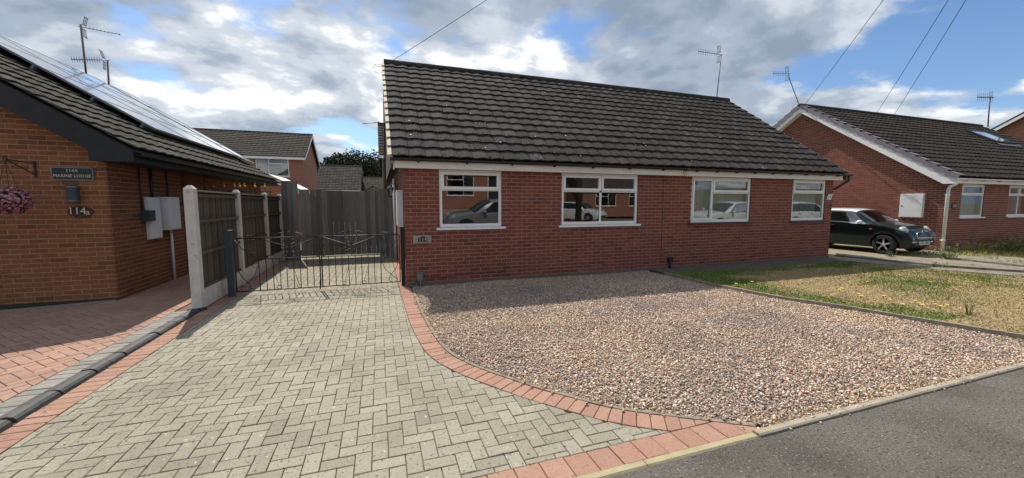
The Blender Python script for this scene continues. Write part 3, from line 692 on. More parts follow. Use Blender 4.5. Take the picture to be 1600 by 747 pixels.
def rots(n):
    q = rng.normal(size=(n, 4)); q /= np.linalg.norm(q, axis=1)[:, None]; w, x, y, z = q.T
    return np.stack([1-2*(y*y+z*z), 2*(x*y-z*w), 2*(x*z+y*w), 2*(x*y+z*w), 1-2*(x*x+z*z), 2*(y*z-x*w), 2*(x*z-y*w), 2*(y*z+x*w), 1-2*(x*x+y*y)], 1).reshape(n, 3, 3)
PC = np.array([(0.62, 0.52, 0.43), (0.48, 0.37, 0.30), (0.40, 0.27, 0.22), (0.30, 0.22, 0.19), (0.55, 0.40, 0.33), (0.26, 0.24, 0.235), (0.72, 0.66, 0.58), (0.36, 0.31, 0.28), (0.14, 0.115, 0.105), (0.50, 0.34, 0.25)])
oct_v = np.array([(1, 0, 0), (-1, 0, 0), (0, 1, 0), (0, -1, 0), (0, 0, 1), (0, 0, -1.0)]); oct_f = np.array([(0, 2, 4), (2, 1, 4), (1, 3, 4), (3, 0, 4), (2, 0, 5), (1, 2, 5), (3, 1, 5), (0, 3, 5)])
def pebbles(P, smin, smax, name, far=False):
    bv, bf_ = (oct_v*1.12, oct_f) if far else (ico_v, ico_f); m = len(bv)
    n = len(P); s = smin+(smax-smin)*rng.random(n)**1.8; sh = np.stack([s*rng.uniform(0.8, 1.35, n), s*rng.uniform(0.7, 1.0, n), s*rng.uniform(0.5, 0.8, n)], 1)
    jit = bv[None]*(1+rng.uniform(-0.16, 0.16, (n, m, 1)))
    V = np.einsum('nij,nkj->nki', rots(n), jit*sh[:, None, :])
    V[:, :, 2] *= 0.8; V += P[:, None, :]
    Fc = (bf_[None]+(np.arange(n)*m)[:, None, None]).reshape(-1, 3)
    c = np.array([[1.10, 1.06, 1.0]])*PC[rng.choice(len(PC), n, p=[.16, .14, .11, .09, .12, .08, .08, .09, .06, .07])]*rng.uniform(0.8, 1.18, (n, 1))
    tint = (vnoise(P[:, 0], P[:, 1], 0.8, 21)*0.6+vnoise(P[:, 0], P[:, 1], 2.3, 22)*0.4)[:, None]
    c = c*(1+(tint-0.5)*np.array([[0.60, 0.52, 0.25]]))
    return fast_mesh(name, V.reshape(-1, 3), Fc, 'pebble', np.repeat(np.clip(c, 0, 0.9), m, axis=0))
def vnoise(x, y, s, seed=0):
    r = np.random.default_rng(seed); G = r.random((64, 64)); u, v = x*s % 63, y*s % 63; i, j = u.astype(int), v.astype(int); a, b = u-i, v-j
    a = a*a*(3-2*a); b = b*b*(3-2*b)
    return G[i, j]*(1-a)*(1-b)+G[i+1, j]*a*(1-b)+G[i, j+1]*(1-a)*b+G[i+1, j+1]*a*b
n = 205000; P = np.stack([rng.uniform(0.45, 7.4, n), rng.uniform(1.9, 7.58, n), np.zeros(n)], 1)
kk = (P[:, 0] > grav_x(P[:, 1])-0.01) & (P[:, 0] < lawn_x(P[:, 1])-0.03) & (P[:, 1] > 1.90)
P = P[kk]; P[:, 2] = rng.uniform(-0.010, 0.010, len(P))+0.022*(vnoise(P[:, 0], P[:, 1], 2.2, 31)-0.5)
dcam = np.hypot(P[:, 0], P[:, 1]); far = dcam > 4.6
spill = []
for i in range(160):                                       # stones that have rolled onto the strips and the tarmac
    k = random.choice(gap_i); q = co[k]+np.array([-tg[k][1], tg[k][0]])*random.uniform(-0.05, 0.045); spill.append((q[0], q[1], 0.016))
for i in range(120): spill.append((random.uniform(2.6, 6.9), 1.90-abs(random.gauss(0, 0.05)), 0.022))
spill = [q for q in spill if q[1] > 1.845 or random.random() < 0.5]; spill = [(x, y, z if y > 1.84 else 0.006) for x, y, z in spill]
near = np.concatenate([P[~far], np.array(spill)])
go = bpy.data.objects.new('gravel', pebbles(near, 0.0056, 0.0150, 'gravel')); link(go); tag(go, 'mixed pink, beige and grey pebble gravel in the near part of the front garden', 'gravel', kind='stuff')
go = bpy.data.objects.new('gravel', pebbles(P[far], 0.0062, 0.0155, 'gravel', True)); link(go); tag(go, 'mixed pebble gravel in the far part of the front garden, shaded by the bungalow', 'gravel', kind='stuff')

# ---- lawn and its edging
lawn_poly = [tuple(p) for p in le[::-1]]+[(6.05, 6.92)]
pA = [g(1305, 411), g(1400, 418), g(1477, 426.5), g(1600, 436)]
lawn = sheet('lawn', [(7.37, 1.9)]+[(p[0]+0.03, p[1]) for p in le[::-1]]+[(6.12, 6.95), (8.6, 6.72), (11.4, 6.86)]+[(p[0], p[1]) for p in pA[1:]]+[(15.6, 1.9)], 0.045, 'lawn_soil')
eb = thing('timber_edging', 'low weathered timber board edging between the gravel and the dry lawn', 'edging', (6.4, 4.3, 0))
for s in range(0, len(le)-1, 9):
    b = MB(); e = min(s+9, len(le)-1)
    for i in range(s, e):
        a, c = le[i], le[i+1]; b.prism([(a[0]-0.022, a[1], -0.05), (c[0]-0.022, c[1], -0.05), (c[0]+0.022, c[1], -0.05), (a[0]+0.022, a[1], -0.05)], (0, 0, 0.108+0.006*math.sin(i*0.7)))
    b.build('edging_board', 'wood_edge', eb)
def blades(P, hmin, hmax, wd, cols, name, lean=0.5):
    n = len(P); h = rng.uniform(hmin, hmax, n); a = rng.uniform(0, 2*math.pi, n); ln = rng.uniform(0.05, lean, n)*h; la = rng.uniform(0, 2*math.pi, n)
    d = np.stack([np.cos(a), np.sin(a), 0*a], 1)*(wd*rng.uniform(0.6, 1.3, n))[:, None]; tip = P+np.stack([np.cos(la)*ln, np.sin(la)*ln, h], 1)
    mid = P*0.5+tip*0.5; mid[:, 2] += h*0.08
    V = np.stack([P-d, P+d, mid+d*0.7, mid-d*0.7, tip], 1).reshape(-1, 3)
    k = (np.arange(n)*5)[:, None]; Fc = np.concatenate([k+np.array([[0, 1, 2]]), k+np.array([[0, 2, 3]]), k+np.array([[3, 2, 4]])], 0)
    return fast_mesh(name, V, Fc, 'grass_blade', np.repeat(cols, 5, axis=0), smooth=False)
def in_poly(P, poly):
    x, y = P[:, 0], P[:, 1]; r = np.zeros(len(P), bool); n = len(poly)
    for i in range(n):
        (x0, y0), (x1, y1) = poly[i][:2], poly[(i+1) % n][:2]
        if y0 == y1: continue
        r ^= ((y0 > y) != (y1 > y)) & (x < (x1-x0)*(y-y0)/(y1-y0)+x0)
    return r
lp = [(7.4, 1.95)]+[(p[0]+0.05, p[1]) for p in le[::-1]]+[(6.12, 6.95), (8.6, 6.72), (11.4, 6.86)]+[(p[0], p[1]) for p in pA[1:]]+[(15.6, 1.9)]
n = 190000; P = np.stack([rng.uniform(6, 15.6, n), rng.uniform(1.95, 7.1, n), np.full(n, 0.045)], 1); P = P[in_poly(P, lp)]
edge_d = P[:, 0]-lawn_x(P[:, 1])                          # the strip along the board and the shaded strip by the house stay green
gr = np.clip(2.3*np.exp(-(edge_d/0.75)**2)*(P[:, 1] > 2.9)+1.3*np.clip((P[:, 1]-6.0)/0.5, 0, 1)+1.7*(vnoise(P[:, 0], P[:, 1], 0.9, 4)-0.66)+1.0*(vnoise(P[:, 0], P[:, 1], 3.1, 5)-0.5), 0, 1)
for (c, r) in ((g(1400, 446), 0.9), (g(1480, 470), 0.5), (g(1420, 427), 1.6)): gr = np.clip(gr+0.4*np.exp(-((P[:, 0]-c[0])**2+(P[:, 1]-c[1])**2)/r**2), 0, 1)
keepg = rng.random(len(P)) < 0.30+0.70*gr; P, gr = P[keepg], gr[keepg]
mixg = (rng.random(len(P)) < gr)[:, None]
cg = np.where(mixg, np.array([[0.125, 0.205, 0.032]]), np.array([[0.46, 0.345, 0.18]]))*rng.uniform(0.65, 1.3, (len(P), 1))
hm = 0.014+0.035*gr
o = bpy.data.objects.new('grass', blades(P, 0.008, 0.026, 0.0055, cg, 'grass', 1.9)); link(o)
tag(o, 'short patchy grass of the front lawn, half green and half dried out', 'grass', kind='stuff')
# straw and moss tufts between the pebbles, as a thin scatter
n = 16000; P = np.stack([rng.uniform(0.5, 7.3, n), rng.uniform(1.92, 7.3, n), np.full(n, 0.0)], 1)
kk = (P[:, 0] > grav_x(P[:, 1])) & (P[:, 0] < lawn_x(P[:, 1])-0.05); P = P[kk]
w = vnoise(P[:, 0], P[:, 1], 1.1, 9)*0.7+vnoise(P[:, 0], P[:, 1], 3.3, 10)*0.5; P = P[w > 0.66]
P2 = []
for i in range(700):                                      # along the concrete strips
    k = random.choice(gap_i); q = co[k]+np.array([-tg[k][1], tg[k][0]])*random.uniform(0.05, 0.12); P2.append((q[0], q[1], 0.0))
for i in range(900): P2.append((random.uniform(2.6, 7.0), 1.905+abs(random.gauss(0, 0.07)), 0.0))
P = np.concatenate([P, np.array(P2)]); cg = np.where(rng.random((len(P), 1)) < 0.15, np.array([[0.16, 0.19, 0.04]]), np.array([[0.50, 0.38, 0.19]]))*rng.uniform(0.6, 1.2, (len(P), 1))
o = bpy.data.objects.new('dry_weeds', blades(P, 0.014, 0.040, 0.0028, cg, 'dry_weeds', 2.4)); link(o); tag(o, 'thin scatter of dried straw-coloured weeds among the pebbles', 'weeds', kind='stuff')

# ---- side drive of the right-hand semi: weedy gravel with concrete strips
sheet('side_drive', [(12.35, 7.6), (11.45, 6.9)]+[(p[0], p[1]) for p in pA[1:]]+[(15.6, 1.9), (40, 1.9), (40, 7.6), (17.85, 7.6), (17.85, 17), (12.35, 17)], -0.01, 'weedy_gravel')
sheet('house_path', [(6.06, 7.594), (6.06, 7.03), (8.6, 6.8), (11.5, 6.95), (12.36, 7.25), (12.36, 7.594)], 0.03, 'old_path', th=0.06)
def strip(pts_lo, pts_hi, label):
    t = thing('concrete_strip', label, 'concrete strip', tuple(g(*pts_lo[0])), 'concrete wheel strips in the side drive')
    for i in range(len(pts_lo)-1):
        a, b_, c, d = g(*pts_lo[i]), g(*pts_lo[i+1]), g(*pts_hi[i+1]), g(*pts_hi[i]); bb = b_*0.992+a*0.008; cc = c*0.992+d*0.008
        m = MB(); m.prism([(q[0], q[1], -0.05) for q in (a, bb, cc, d)], (0, 0, 0.085+0.004*i)); m.build('slab', 'strip_concrete', t)
strip([(1306, 408), (1400, 417), (1477, 425), (1600, 434.5)], [(1306, 405.5), (1400, 413), (1481, 421), (1600, 430)], 'concrete strip running beside the edge of the dry lawn')
strip([(1306, 400), (1400, 409.5), (1475, 417), (1600, 425.5)], [(1306, 397.5), (1400, 405), (1475, 412), (1600, 420)], 'middle concrete strip leading to the dark green car')
strip([(1480, 404), (1540, 410.5), (1600, 417)], [(1480, 401.5), (1540, 406), (1600, 410.6)], 'concrete strip nearest the flower bed of the right-hand house')

# ================================================================ MAIN BUNGALOW (a semi-detached pair under one roof)
HX0, HX1, HY, HYB = 0.47, 12.30, 7.60, 15.60
EY, EZ, RY, RZ = 7.40, 2.44, 11.60, 5.46
TX0, TX1 = 0.25, 12.55
bung = thing('bungalow', 'red brick bungalow pair under one long dark tiled roof behind the gravel', 'house', (6.4, 11.6, 0))
wins = [(1.115, 2.375), (3.735, 5.68), (7.24, 9.17), (10.70, 12.0)]
holes = [(a-HX0, b-HX0, 1.125, 2.25) for a, b in wins]
b = MB()
wallcore(b, (HX0, HY, 0), (1, 0, 0), (0, -1, 0), HX1-HX0, 2.42, holes)
wallcore(b, (HX0, HYB, 0), (0, -1, 0), (-1, 0, 0), HYB-HY-0.22, 2.42, []); wallcore(b, (HX1, HY+0.22, 0), (0, 1, 0), (1, 0, 0), HYB-HY-0.22, 2.42, [])
wallcore(b, (HX1-0.22, HYB, 0), (-1, 0, 0), (0, 1, 0), HX1-HX0-0.44, 2.42, [])
wall = b.build('wall', 'mortar_red', bung)
brickwall(wall, (HX0, HY, 0), (1, 0, 0), (0, -1, 0), HX1-HX0, 2.25, holes, 'brick_red', 300)
brickwall(wall, (HX0, HYB, 0), (0, -1, 0), (-1, 0, 0), HYB-HY, 2.36, [], 'brick_red', 0)
brickwall(wall, (HX1, HY, 0), (0, 1, 0), (1, 0, 0), HYB-HY, 2.36, [], 'brick_red', 0)
b = MB(); b.box((HX0-0.012, HY-0.016, 0), (6.0, HY-0.001, 0.06)); b.build('base_course', 'plinth_grey', wall)
b = MB(); b.box((6.02, HY-0.02, 0), (HX1+0.012, HY-0.001, 0.075)); b.build('plinth', 'plinth_grey', wall)
b = MB(); b.box((6.385, HY-0.0075, 0.1), (6.397, HY-0.002, 2.25)); b.build('movement_joint', 'black_paint', wall)
# rooms behind the windows
b = MB(); b.box((HX0+0.23, HY+0.23, 0.02), (HX1-0.23, 11.0, 0.06)); b.box((HX0+0.23, 11.0, 0.02), (HX1-0.23, 11.05, 2.4)); b.box((HX0+0.23, HY+0.23, 2.40), (HX1-0.23, 11.05, 2.43))
for x in (3.1, 6.3, 9.9): b.box((x, HY+0.23, 0.06), (x+0.1, 11.0, 2.4))
b.build('interior', 'room_wall', bung)
Wl = (1, 0, 0), (0, -1, 0)
window(bung, (wins[0][0], HY, 1.125), *Wl, wins[0][1]-wins[0][0], 1.12, [(0, 1, 0, 0.66, False), (0, 1, 0.66, 1, True)], tilt=rad(1.5))
window(bung, (wins[1][0], HY, 1.125), *Wl, wins[1][1]-wins[1][0], 1.12, [(0, 0.5, 0, 0.66, False), (0.5, 1, 0, 0.66, False), (0, 0.5, 0.66, 1, True), (0.5, 1, 0.66, 1, True)], tilt=rad(0.4))
window(bung, (wins[2][0], HY, 1.125), *Wl, wins[2][1]-wins[2][0], 1.12, [(0, 0.35, 0, 1, True), (0.35, 1, 0, 0.66, False), (0.35, 1, 0.66, 1, True)], curtain=[(0.02, 0.98, 0.05, 0.99, 'net_curtain')], sillmat='brown_plastic', tilt=rad(1.2))
window(bung, (wins[3][0], HY, 1.125), *Wl, wins[3][1]-wins[3][0], 1.12, [(0, 1, 0, 0.68, False), (0, 1, 0.68, 1, True)], curtain=[(0.02, 0.98, 0.05, 0.99, 'net_curtain')], sillmat='brown_plastic', tilt=rad(1.2))
# roof
sl = math.hypot(RY-EY, RZ-EZ); S = np.array([0, (RY-EY)/sl, (RZ-EZ)/sl])
b = MB(); pr = [(EY+0.02, EZ-0.03), (RY, RZ-0.03), (2*RY-EY-0.02, EZ-0.03)]
b.prism([(TX0+0.03, y, z) for y, z in pr], (TX1-TX0-0.06, 0, 0)); roof = b.build('roof', 'roof_deck', bung)
b = MB(); b.obox((TX0, RY, RZ), (TX1-TX0, 0, 0), (0, RY-EY, EZ-RZ), (0, 0.02, 0.03)); b.build('rear_slope', 'tile_grey', roof)
gg = tiles(roof, (TX0, EY, EZ), (1, 0, 0), S, TX1-TX0, sl-0.05, 'tile_grey', 300)
for i in range(28):
    x0 = TX0-0.005+i*(TX1-TX0+0.01)/28; b = MB(); x1 = x0+(TX1-TX0)/28-0.012
    pts = [(RY+0.125*math.cos(t)*1.15, RZ-0.045+0.125*math.sin(t)+random.uniform(-0.003, 0.003)) for t in np.linspace(rad(-8), rad(188), 9)]
    b.prism([(x0, y, z) for y, z in pts], (x1-x0, 0, 0)); b.build('ridge_tile', 'tile_grey', roof)
for (xv, sg) in ((TX0, -1), (TX1, 1)):                   # pointed verge: a pale mortar pat beside each course, stepped like the tiles
    nrow = round((sl-0.05)/0.345)
    for j_ in range(nrow):
        o = np.array([xv, EY, EZ])+S*(j_*gg+0.018); Nn = np.cross((1, 0, 0), S); b = MB(); xw = random.uniform(0.062, 0.075)
        P_ = [o+Nn*0.036, o+Nn*0.036+np.array([sg*xw, 0, 0])-Nn*0.012, o+np.array([sg*xw, 0, 0])+S*(gg-0.028)-Nn*0.006, o+S*(gg-0.028)+Nn*0.012]
        b.prism(P_, -Nn*0.055); b.build('verge_mortar', 'verge_mortar', roof)
b = MB()                                                   # moss cushions and bird lime lying on the tiles
mw = MB(); Nn = np.cross((1, 0, 0), S)
for i in range(420):
    u, v_ = random.uniform(0.1, 12.2), sl*min(0.98, abs(random.gauss(0, 0.42))); white = random.random() < 0.16
    j_ = int(v_/gg); v_ = j_*gg+random.uniform(0.0, 0.9)*gg if white else j_*gg+random.uniform(0.0, 0.25)*gg
    o = np.array([TX0+u, EY, EZ])+S*v_+Nn*(0.034*(1-(v_-j_*gg)/gg)+0.012); r_ = random.uniform(0.008, 0.022) if not white else random.uniform(0.007, 0.018); q_ = mw if white else b
    ring = [o+np.array([1, 0, 0])*r_*math.cos(a_)*random.uniform(0.7, 1.3)+S*r_*math.sin(a_)*random.uniform(0.7, 1.5) for a_ in np.linspace(0, 2*math.pi, 6, endpoint=False)]
    k_ = [o+Nn*r_*(0.75 if not white else 0.15)]
    q_.add(ring+k_, [(i_, (i_+1) % 6, 6) for i_ in range(6)], random.random())
b.build('moss', 'moss_dark', roof, True, kind='stuff'); mw.build('bird_lime', 'white_box', roof, kind='stuff')
# gable ends: brown boards above the brick, barge boards
for (xg, sg) in ((HX0, -1), (HX1, 1)):
    b = MB(); y = HY+0.02
    while y < HYB-0.05:
        y2 = min(y+0.148, HYB-0.02); zt = lambda q: EZ-0.10+(RZ-EZ)*(1-abs(q-RY)/(RY-EY))-0.06
        b.prism([(xg, y, 2.36), (xg, y2, 2.36), (xg, y2, max(2.37, zt(y2))), (xg, y, max(2.37, zt(y)))], (sg*0.018, 0, 0)); y += 0.152
    b.build('gable_boarding', 'barge_brown', bung)
    b = MB(); xb = TX0-0.035 if sg < 0 else TX1+0.01
    for q in (1, -1):
        ye = EY if q > 0 else 2*RY-EY
        b.prism([(xb, ye+q*0.04, EZ-0.21), (xb, RY, RZ-0.25), (xb, RY, RZ-0.05), (xb, ye+q*0.04, EZ-0.035)], (0.025, 0, 0))
    b.build('barge_board', 'barge_brown', bung)
b = MB(); b.box((TX0+0.04, 7.46, 2.245), (6.92, 7.484, 2.41)); b.build('fascia', 'cream_paint', bung)
b = MB(); b.box((6.925, 7.457, 2.243), (TX1-0.1, 7.482, 2.41)); b.build('fascia', 'cream_paint', bung)
b = MB(); b.box((TX0+0.06, 7.486, 2.252), (TX1-0.1, 7.592, 2.262)); b.build('soffit', 'cream_paint', bung)
b = MB(); b.box((TX0+0.02, 7.488, 2.22), (TX0+0.045, 7.592, 2.36)); b.build('eave_end', 'white_upvc', bung)
def gutter(parent, x0, x1, y, z, m, r=0.056, name='gutter', brackets=(), bm='black_plastic'):
    pts = [(y+r*math.cos(t), z+r*math.sin(t)) for t in np.linspace(math.pi, 2*math.pi, 9)]; inn = [(y+(r-0.006)*math.cos(t), z+(r-0.006)*math.sin(t)) for t in np.linspace(2*math.pi, math.pi, 9)]
    b = MB(); b.prism([(x0, a, c) for a, c in pts+inn], (x1-x0, 0, 0)); gt = b.build(name, m, parent, True, ang=50)
    for x in brackets:
        b = MB(); b.prism([(x, y+r, z-0.03), (x, y+r, z-r-0.022), (x, y-r*0.6, z-r-0.004), (x, y-r, z-0.01), (x, y-r-0.007, z+0.01), (x, y-r-0.007, z-0.02), (x, y-r*0.5, z-r-0.016)], (0.03, 0, 0)); b.build('bracket', bm, gt)
    return gt
gutter(bung, TX0-0.02, 6.88, 7.41, 2.415, 'black_plastic', r=0.048, brackets=[0.7+0.92*i for i in range(7)])
g2 = gutter(bung, 6.9, 12.75, 7.41, 2.410, 'brown_plastic', r=0.048, brackets=[7.2+0.62*i for i in range(9)], bm='brown_plastic')
b = MB(); b.box((6.85, 7.352, 2.356), (6.95, 7.36, 2.42)); b.box((6.85, 7.353, 2.352), (6.95, 7.45, 2.36)); b.build('joint', 'brown_plastic', g2)
b = MB(); b.tube([(6.82, 7.44, 2.35), (6.84, 7.43, 2.26), (6.86, 7.435, 2.235)], 0.004, 5); b.build('loose_wire', 'wire_black', bung)
b = MB(); b.tube([(12.62, 7.41, 2.37), (12.62, 7.41, 2.24), (12.45, 7.62, 2.02), (12.35, 7.75, 1.95), (12.35, 7.75, 0.05)], 0.034, 8); b.build('downpipe', 'black_plastic', bung, True)
b = MB(); b.tube([(0.42, 11.5, 0.02), (0.42, 11.5, 2.28)], 0.034, 8); b.build('downpipe', 'white_upvc', bung, True)
b = MB(); b.box((12.56, 7.42, 2.44), (12.74, 7.62, 2.455)); b.build('flashing', 'lead_flash', roof)
# fittings on the wall
t = MB(); t.box((0.355, 8.15, 1.13), (HX0-0.008, 8.62, 1.86)); t.box((0.345, 8.17, 1.15), (0.354, 8.60, 1.84)); t.build('meter_box', 'white_box', bung)
lan = thing('wall_lantern', 'small black lantern on a bracket on the side wall of the brick bungalow', 'lantern', (0.44, 10.3, 1.9))
b = MB(); b.tube([(0.455, 10.3, 2.0), (0.38, 10.3, 2.09), (0.29, 10.3, 2.05)], 0.010, 6); b.box((0.44, 10.26, 1.92), (0.462, 10.34, 2.06)); b.build('bracket', 'black_iron', lan)
b = MB(); b.lathe([(0.02, 2.04), (0.085, 1.98), (0.09, 1.965)], (0.29, 10.3, 0), seg=6); b.lathe([(0.045, 1.78), (0.05, 1.76), (0.015, 1.74)], (0.29, 10.3, 0), seg=6); b.build('cage', 'black_iron', lan)
b = MB(); b.lathe([(0.075, 1.962), (0.045, 1.782)], (0.29, 10.3, 0), seg=6); b.build('glass', 'car_glass', lan)
pq = thing('number_plaque', 'grey stone plaque with a small black plate reading 114 on the brick wall', 'house number', (0.77, 7.58, 0.9))
b = MB(); b.box((0.60, HY-0.03, 0.835), (0.945, HY-0.0085, 0.985)); b.build('stone', 'stone_plaque', pq)
b = MB(); b.prism([(0.695, HY-0.04, 0.865), (0.865, HY-0.04, 0.865), (0.865, HY-0.04, 0.94), (0.83, HY-0.04, 0.945), (0.80, HY-0.04, 0.965), (0.76, HY-0.04, 0.965), (0.73, HY-0.04, 0.945), (0.695, HY-0.04, 0.94)], (0, 0.009, 0)); b.build('plate', 'sign_black', pq)
text_part('digits', '114', 0.085, 'letter_cream', pq, (0.78, HY-0.0425, 0.903), (1, 0, 0), (0, 0, 1), spacing=1.25)
pq = thing('number_sign', 'slanted white number sign beside the rightmost window of the bungalow', 'house number', (12.17, 7.58, 1.8))
b = MB(); b.prism([(12.045, HY-0.022, 1.70), (12.225, HY-0.022, 1.70), (12.285, HY-0.022, 1.85), (12.105, HY-0.022, 1.85)], (0, 0.012, 0)); b.build('plate', 'white_box', pq)
text_part('digits', '112', 0.12, 'letter_dark', pq, (12.165, HY-0.0245, 1.773), (1, 0, 0), (0, 0, 1), shear=0.35, spacing=1.1)
jb = thing('junction_box', 'small grey box on a short pipe low on the brick wall', 'box', (0.71, 7.57, 0))
b = MB(); b.box((0.655, HY-0.06, 0.11), (0.765, HY-0.0085, 0.27)); b.box((0.648, HY-0.065, 0.262), (0.772, HY-0.0085, 0.275)); b.build('case', 'box_grey', jb)
b = MB(); b.tube([(0.72, HY-0.035, 0.0), (0.72, HY-0.035, 0.11)], 0.014, 7); b.build('pipe', 'metal_grey', jb, True)
b = MB(); b.tube([(0.5, HY-0.014, 0.05), (0.62, HY-0.014, 0.06), (0.66, HY-0.02, 0.13)], 0.005, 5)
b.tube([(0.765, HY-0.014, 0.17), (1.2, HY-0.014, 0.15), (1.7, HY-0.014, 0.185), (2.1, HY-0.014, 0.19), (2.42, HY-0.014, 0.175), (2.44, HY-0.014, 0.30)], 0.005, 5); b.build('cable', 'wire_black', jb)
vb = thing('vent_pipe', 'short black boxed vent standing against the brick wall by the gravel', 'vent', (6.62, 7.55, 0.03))
b = MB(); b.box((6.57, HY-0.09, 0.17), (6.68, HY-0.022, 0.30)); b.build('hood', 'black_plastic', vb); b = MB(); b.tube([(6.625, HY-0.055, 0.025), (6.625, HY-0.055, 0.172)], 0.024, 8); b.build('stem', 'black_plastic', vb, True)

# ================================================================ LEFT HOUSE with the solar panels
LX, LY = -4.08, 8.0
lh = thing('brick_house', 'orange brick house with black barge boards and solar panels at the left edge', 'house', (-7, 12, 0))
EXl, EZl, RXl, RZl, Y0l, Y1l = -3.55, 2.44, -8.2, 5.33, 7.68, 16.8
sll = math.hypot(RXl-EXl, RZl-EZl); Sl = np.array([(RXl-EXl)/sll, 0, (RZl-EZl)/sll]); ksl = (RZl-EZl)/(EXl-RXl)
zroof = lambda X: EZl+ksl*(EXl-X)
b = MB()
b.prism([(-12.3, LY, 0), (LX, LY, 0), (LX, LY, zroof(LX)-0.12), (RXl, LY, RZl-0.12), (-12.3, LY, zroof(LX)-0.12)], (0, 0.22, 0))
b.box((LX-0.22, LY+0.22, 0), (LX, 10.42, 2.4)); b.box((LX-0.22, 11.7, 0), (LX, 16.5, 2.4)); b.box((LX-1.4, 10.3, 0), (LX-0.22, 10.42, 2.4)); b.box((LX-1.4, 11.7, 0), (LX-0.22, 11.82, 2.4)); b.box((LX-1.5, 10.3, 0), (LX-1.4, 11.82, 2.4))
b.prism([(-12.3, 16.28, 0), (LX-0.22, 16.28, 0), (LX-0.22, 16.28, zroof(LX)-0.12), (RXl, 16.28, RZl-0.12), (-12.3, 16.28, zroof(LX)-0.12)], (0, 0.22, 0)); b.box((-12.3, 8.22, 0), (-12.1, 16.28, 2.6))
lw = b.build('wall', 'mortar_orange', lh)
Lf = LX+9.4
brickwall(lw, (-9.4, LY, 0), (1, 0, 0), (0, -1, 0), Lf, lambda u: zroof(-9.4+u if -9.4+u > RXl else 2*RXl-(-9.4+u))-0.3, [], 'brick_orange', 300, offs=0.07)
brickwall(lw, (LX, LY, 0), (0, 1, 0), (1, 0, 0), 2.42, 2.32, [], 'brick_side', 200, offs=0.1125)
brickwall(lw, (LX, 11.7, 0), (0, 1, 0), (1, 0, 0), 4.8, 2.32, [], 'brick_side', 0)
b = MB(); b.box((LX-1.39, 10.6, 0.02), (LX-1.36, 11.5, 2.1)); dr = b.build('door', 'black_paint', lh)
b = MB()
for z in (0.35, 0.8, 1.25): b.box((LX-1.36, 10.72, z), (LX-1.352, 11.38, z+0.32))
b.build('panel', 'black_iron', dr)
b = MB(); b.prism([(EXl+0.02, Y0l+0.03, EZl-0.04), (RXl, Y0l+0.03, RZl-0.04), (2*RXl-EXl, Y0l+0.03, EZl-0.04), (2*RXl-EXl, Y0l+0.03, EZl-0.06), (RXl, Y0l+0.03, RZl-0.10), (EXl+0.02, Y0l+0.03, EZl-0.06)], (0, Y1l-Y0l-0.06, 0)); lr = b.build('roof', 'roof_deck', lh)
b = MB(); b.obox((RXl, Y0l, RZl), (0, Y1l-Y0l, 0), (RXl-EXl, 0, EZl-RZl), (-0.02, 0, 0.03)); b.build('rear_slope', 'tile_lichen', lr)
tiles(lr, (EXl, Y0l, EZl), (0, 1, 0), Sl, Y1l-Y0l, sll-0.05, 'tile_lichen', 260, keep=lambda c: c[1] < 10.6 or c[0] > -4.6)
for i in range(20):
    y0 = Y0l+i*0.456; b = MB(); pts = [(RXl+0.14*math.cos(t), RZl-0.04+0.12*math.sin(t)) for t in np.linspace(0, math.pi, 8)]; b.prism([(x, y0, z) for x, z in pts], (0, 0.445, 0)); b.build('ridge_tile', 'tile_brown', lr)
b = MB(); b.prism([(EXl-0.03, Y0l+0.005, EZl-0.03), (RXl, Y0l+0.005, RZl-0.03), (RXl, Y0l+0.005, RZl-0.41), (-4.12, Y0l+0.005, zroof(-4.12)-0.39), (-4.12, Y0l+0.005, 2.24), (EXl-0.03, Y0l+0.005, 2.24)], (0, 0.028, 0)); b.build('barge_board', 'black_paint', lh)
b = MB(); b.box((EXl-0.055, Y0l+0.04, 2.242), (EXl-0.03, Y1l, EZl-0.03)); b.build('fascia', 'black_paint', lh)
b = MB(); b.box((LX-0.02, LY+0.0, 2.245), (EXl-0.06, Y1l-0.02, 2.26)); b.prism([(-4.12, Y0l+0.04, zroof(-4.12)-0.30), (RXl, Y0l+0.04, RZl-0.30), (RXl, Y0l+0.04, RZl-0.28), (-4.12, Y0l+0.04, zroof(-4.12)-0.28)], (0, LY-Y0l-0.045, 0)); b.box((-4.12, Y0l+0.04, 2.247), (EXl-0.06, LY-0.002, 2.258)); b.build('soffit', 'black_paint', lh)
b = MB(); ptsg = [(EXl+0.03+0.055*math.cos(t), EZl-0.05+0.055*math.sin(t)) for t in np.linspace(math.pi, 2*math.pi, 7)]; ptsi = [(EXl+0.03+0.048*math.cos(t), EZl-0.05+0.048*math.sin(t)) for t in np.linspace(2*math.pi, math.pi, 7)]
b.prism([(x, Y0l+0.03, z) for x, z in ptsg+ptsi], (0, Y1l-Y0l-0.04, 0)); b.build('gutter', 'black_plastic', lh)
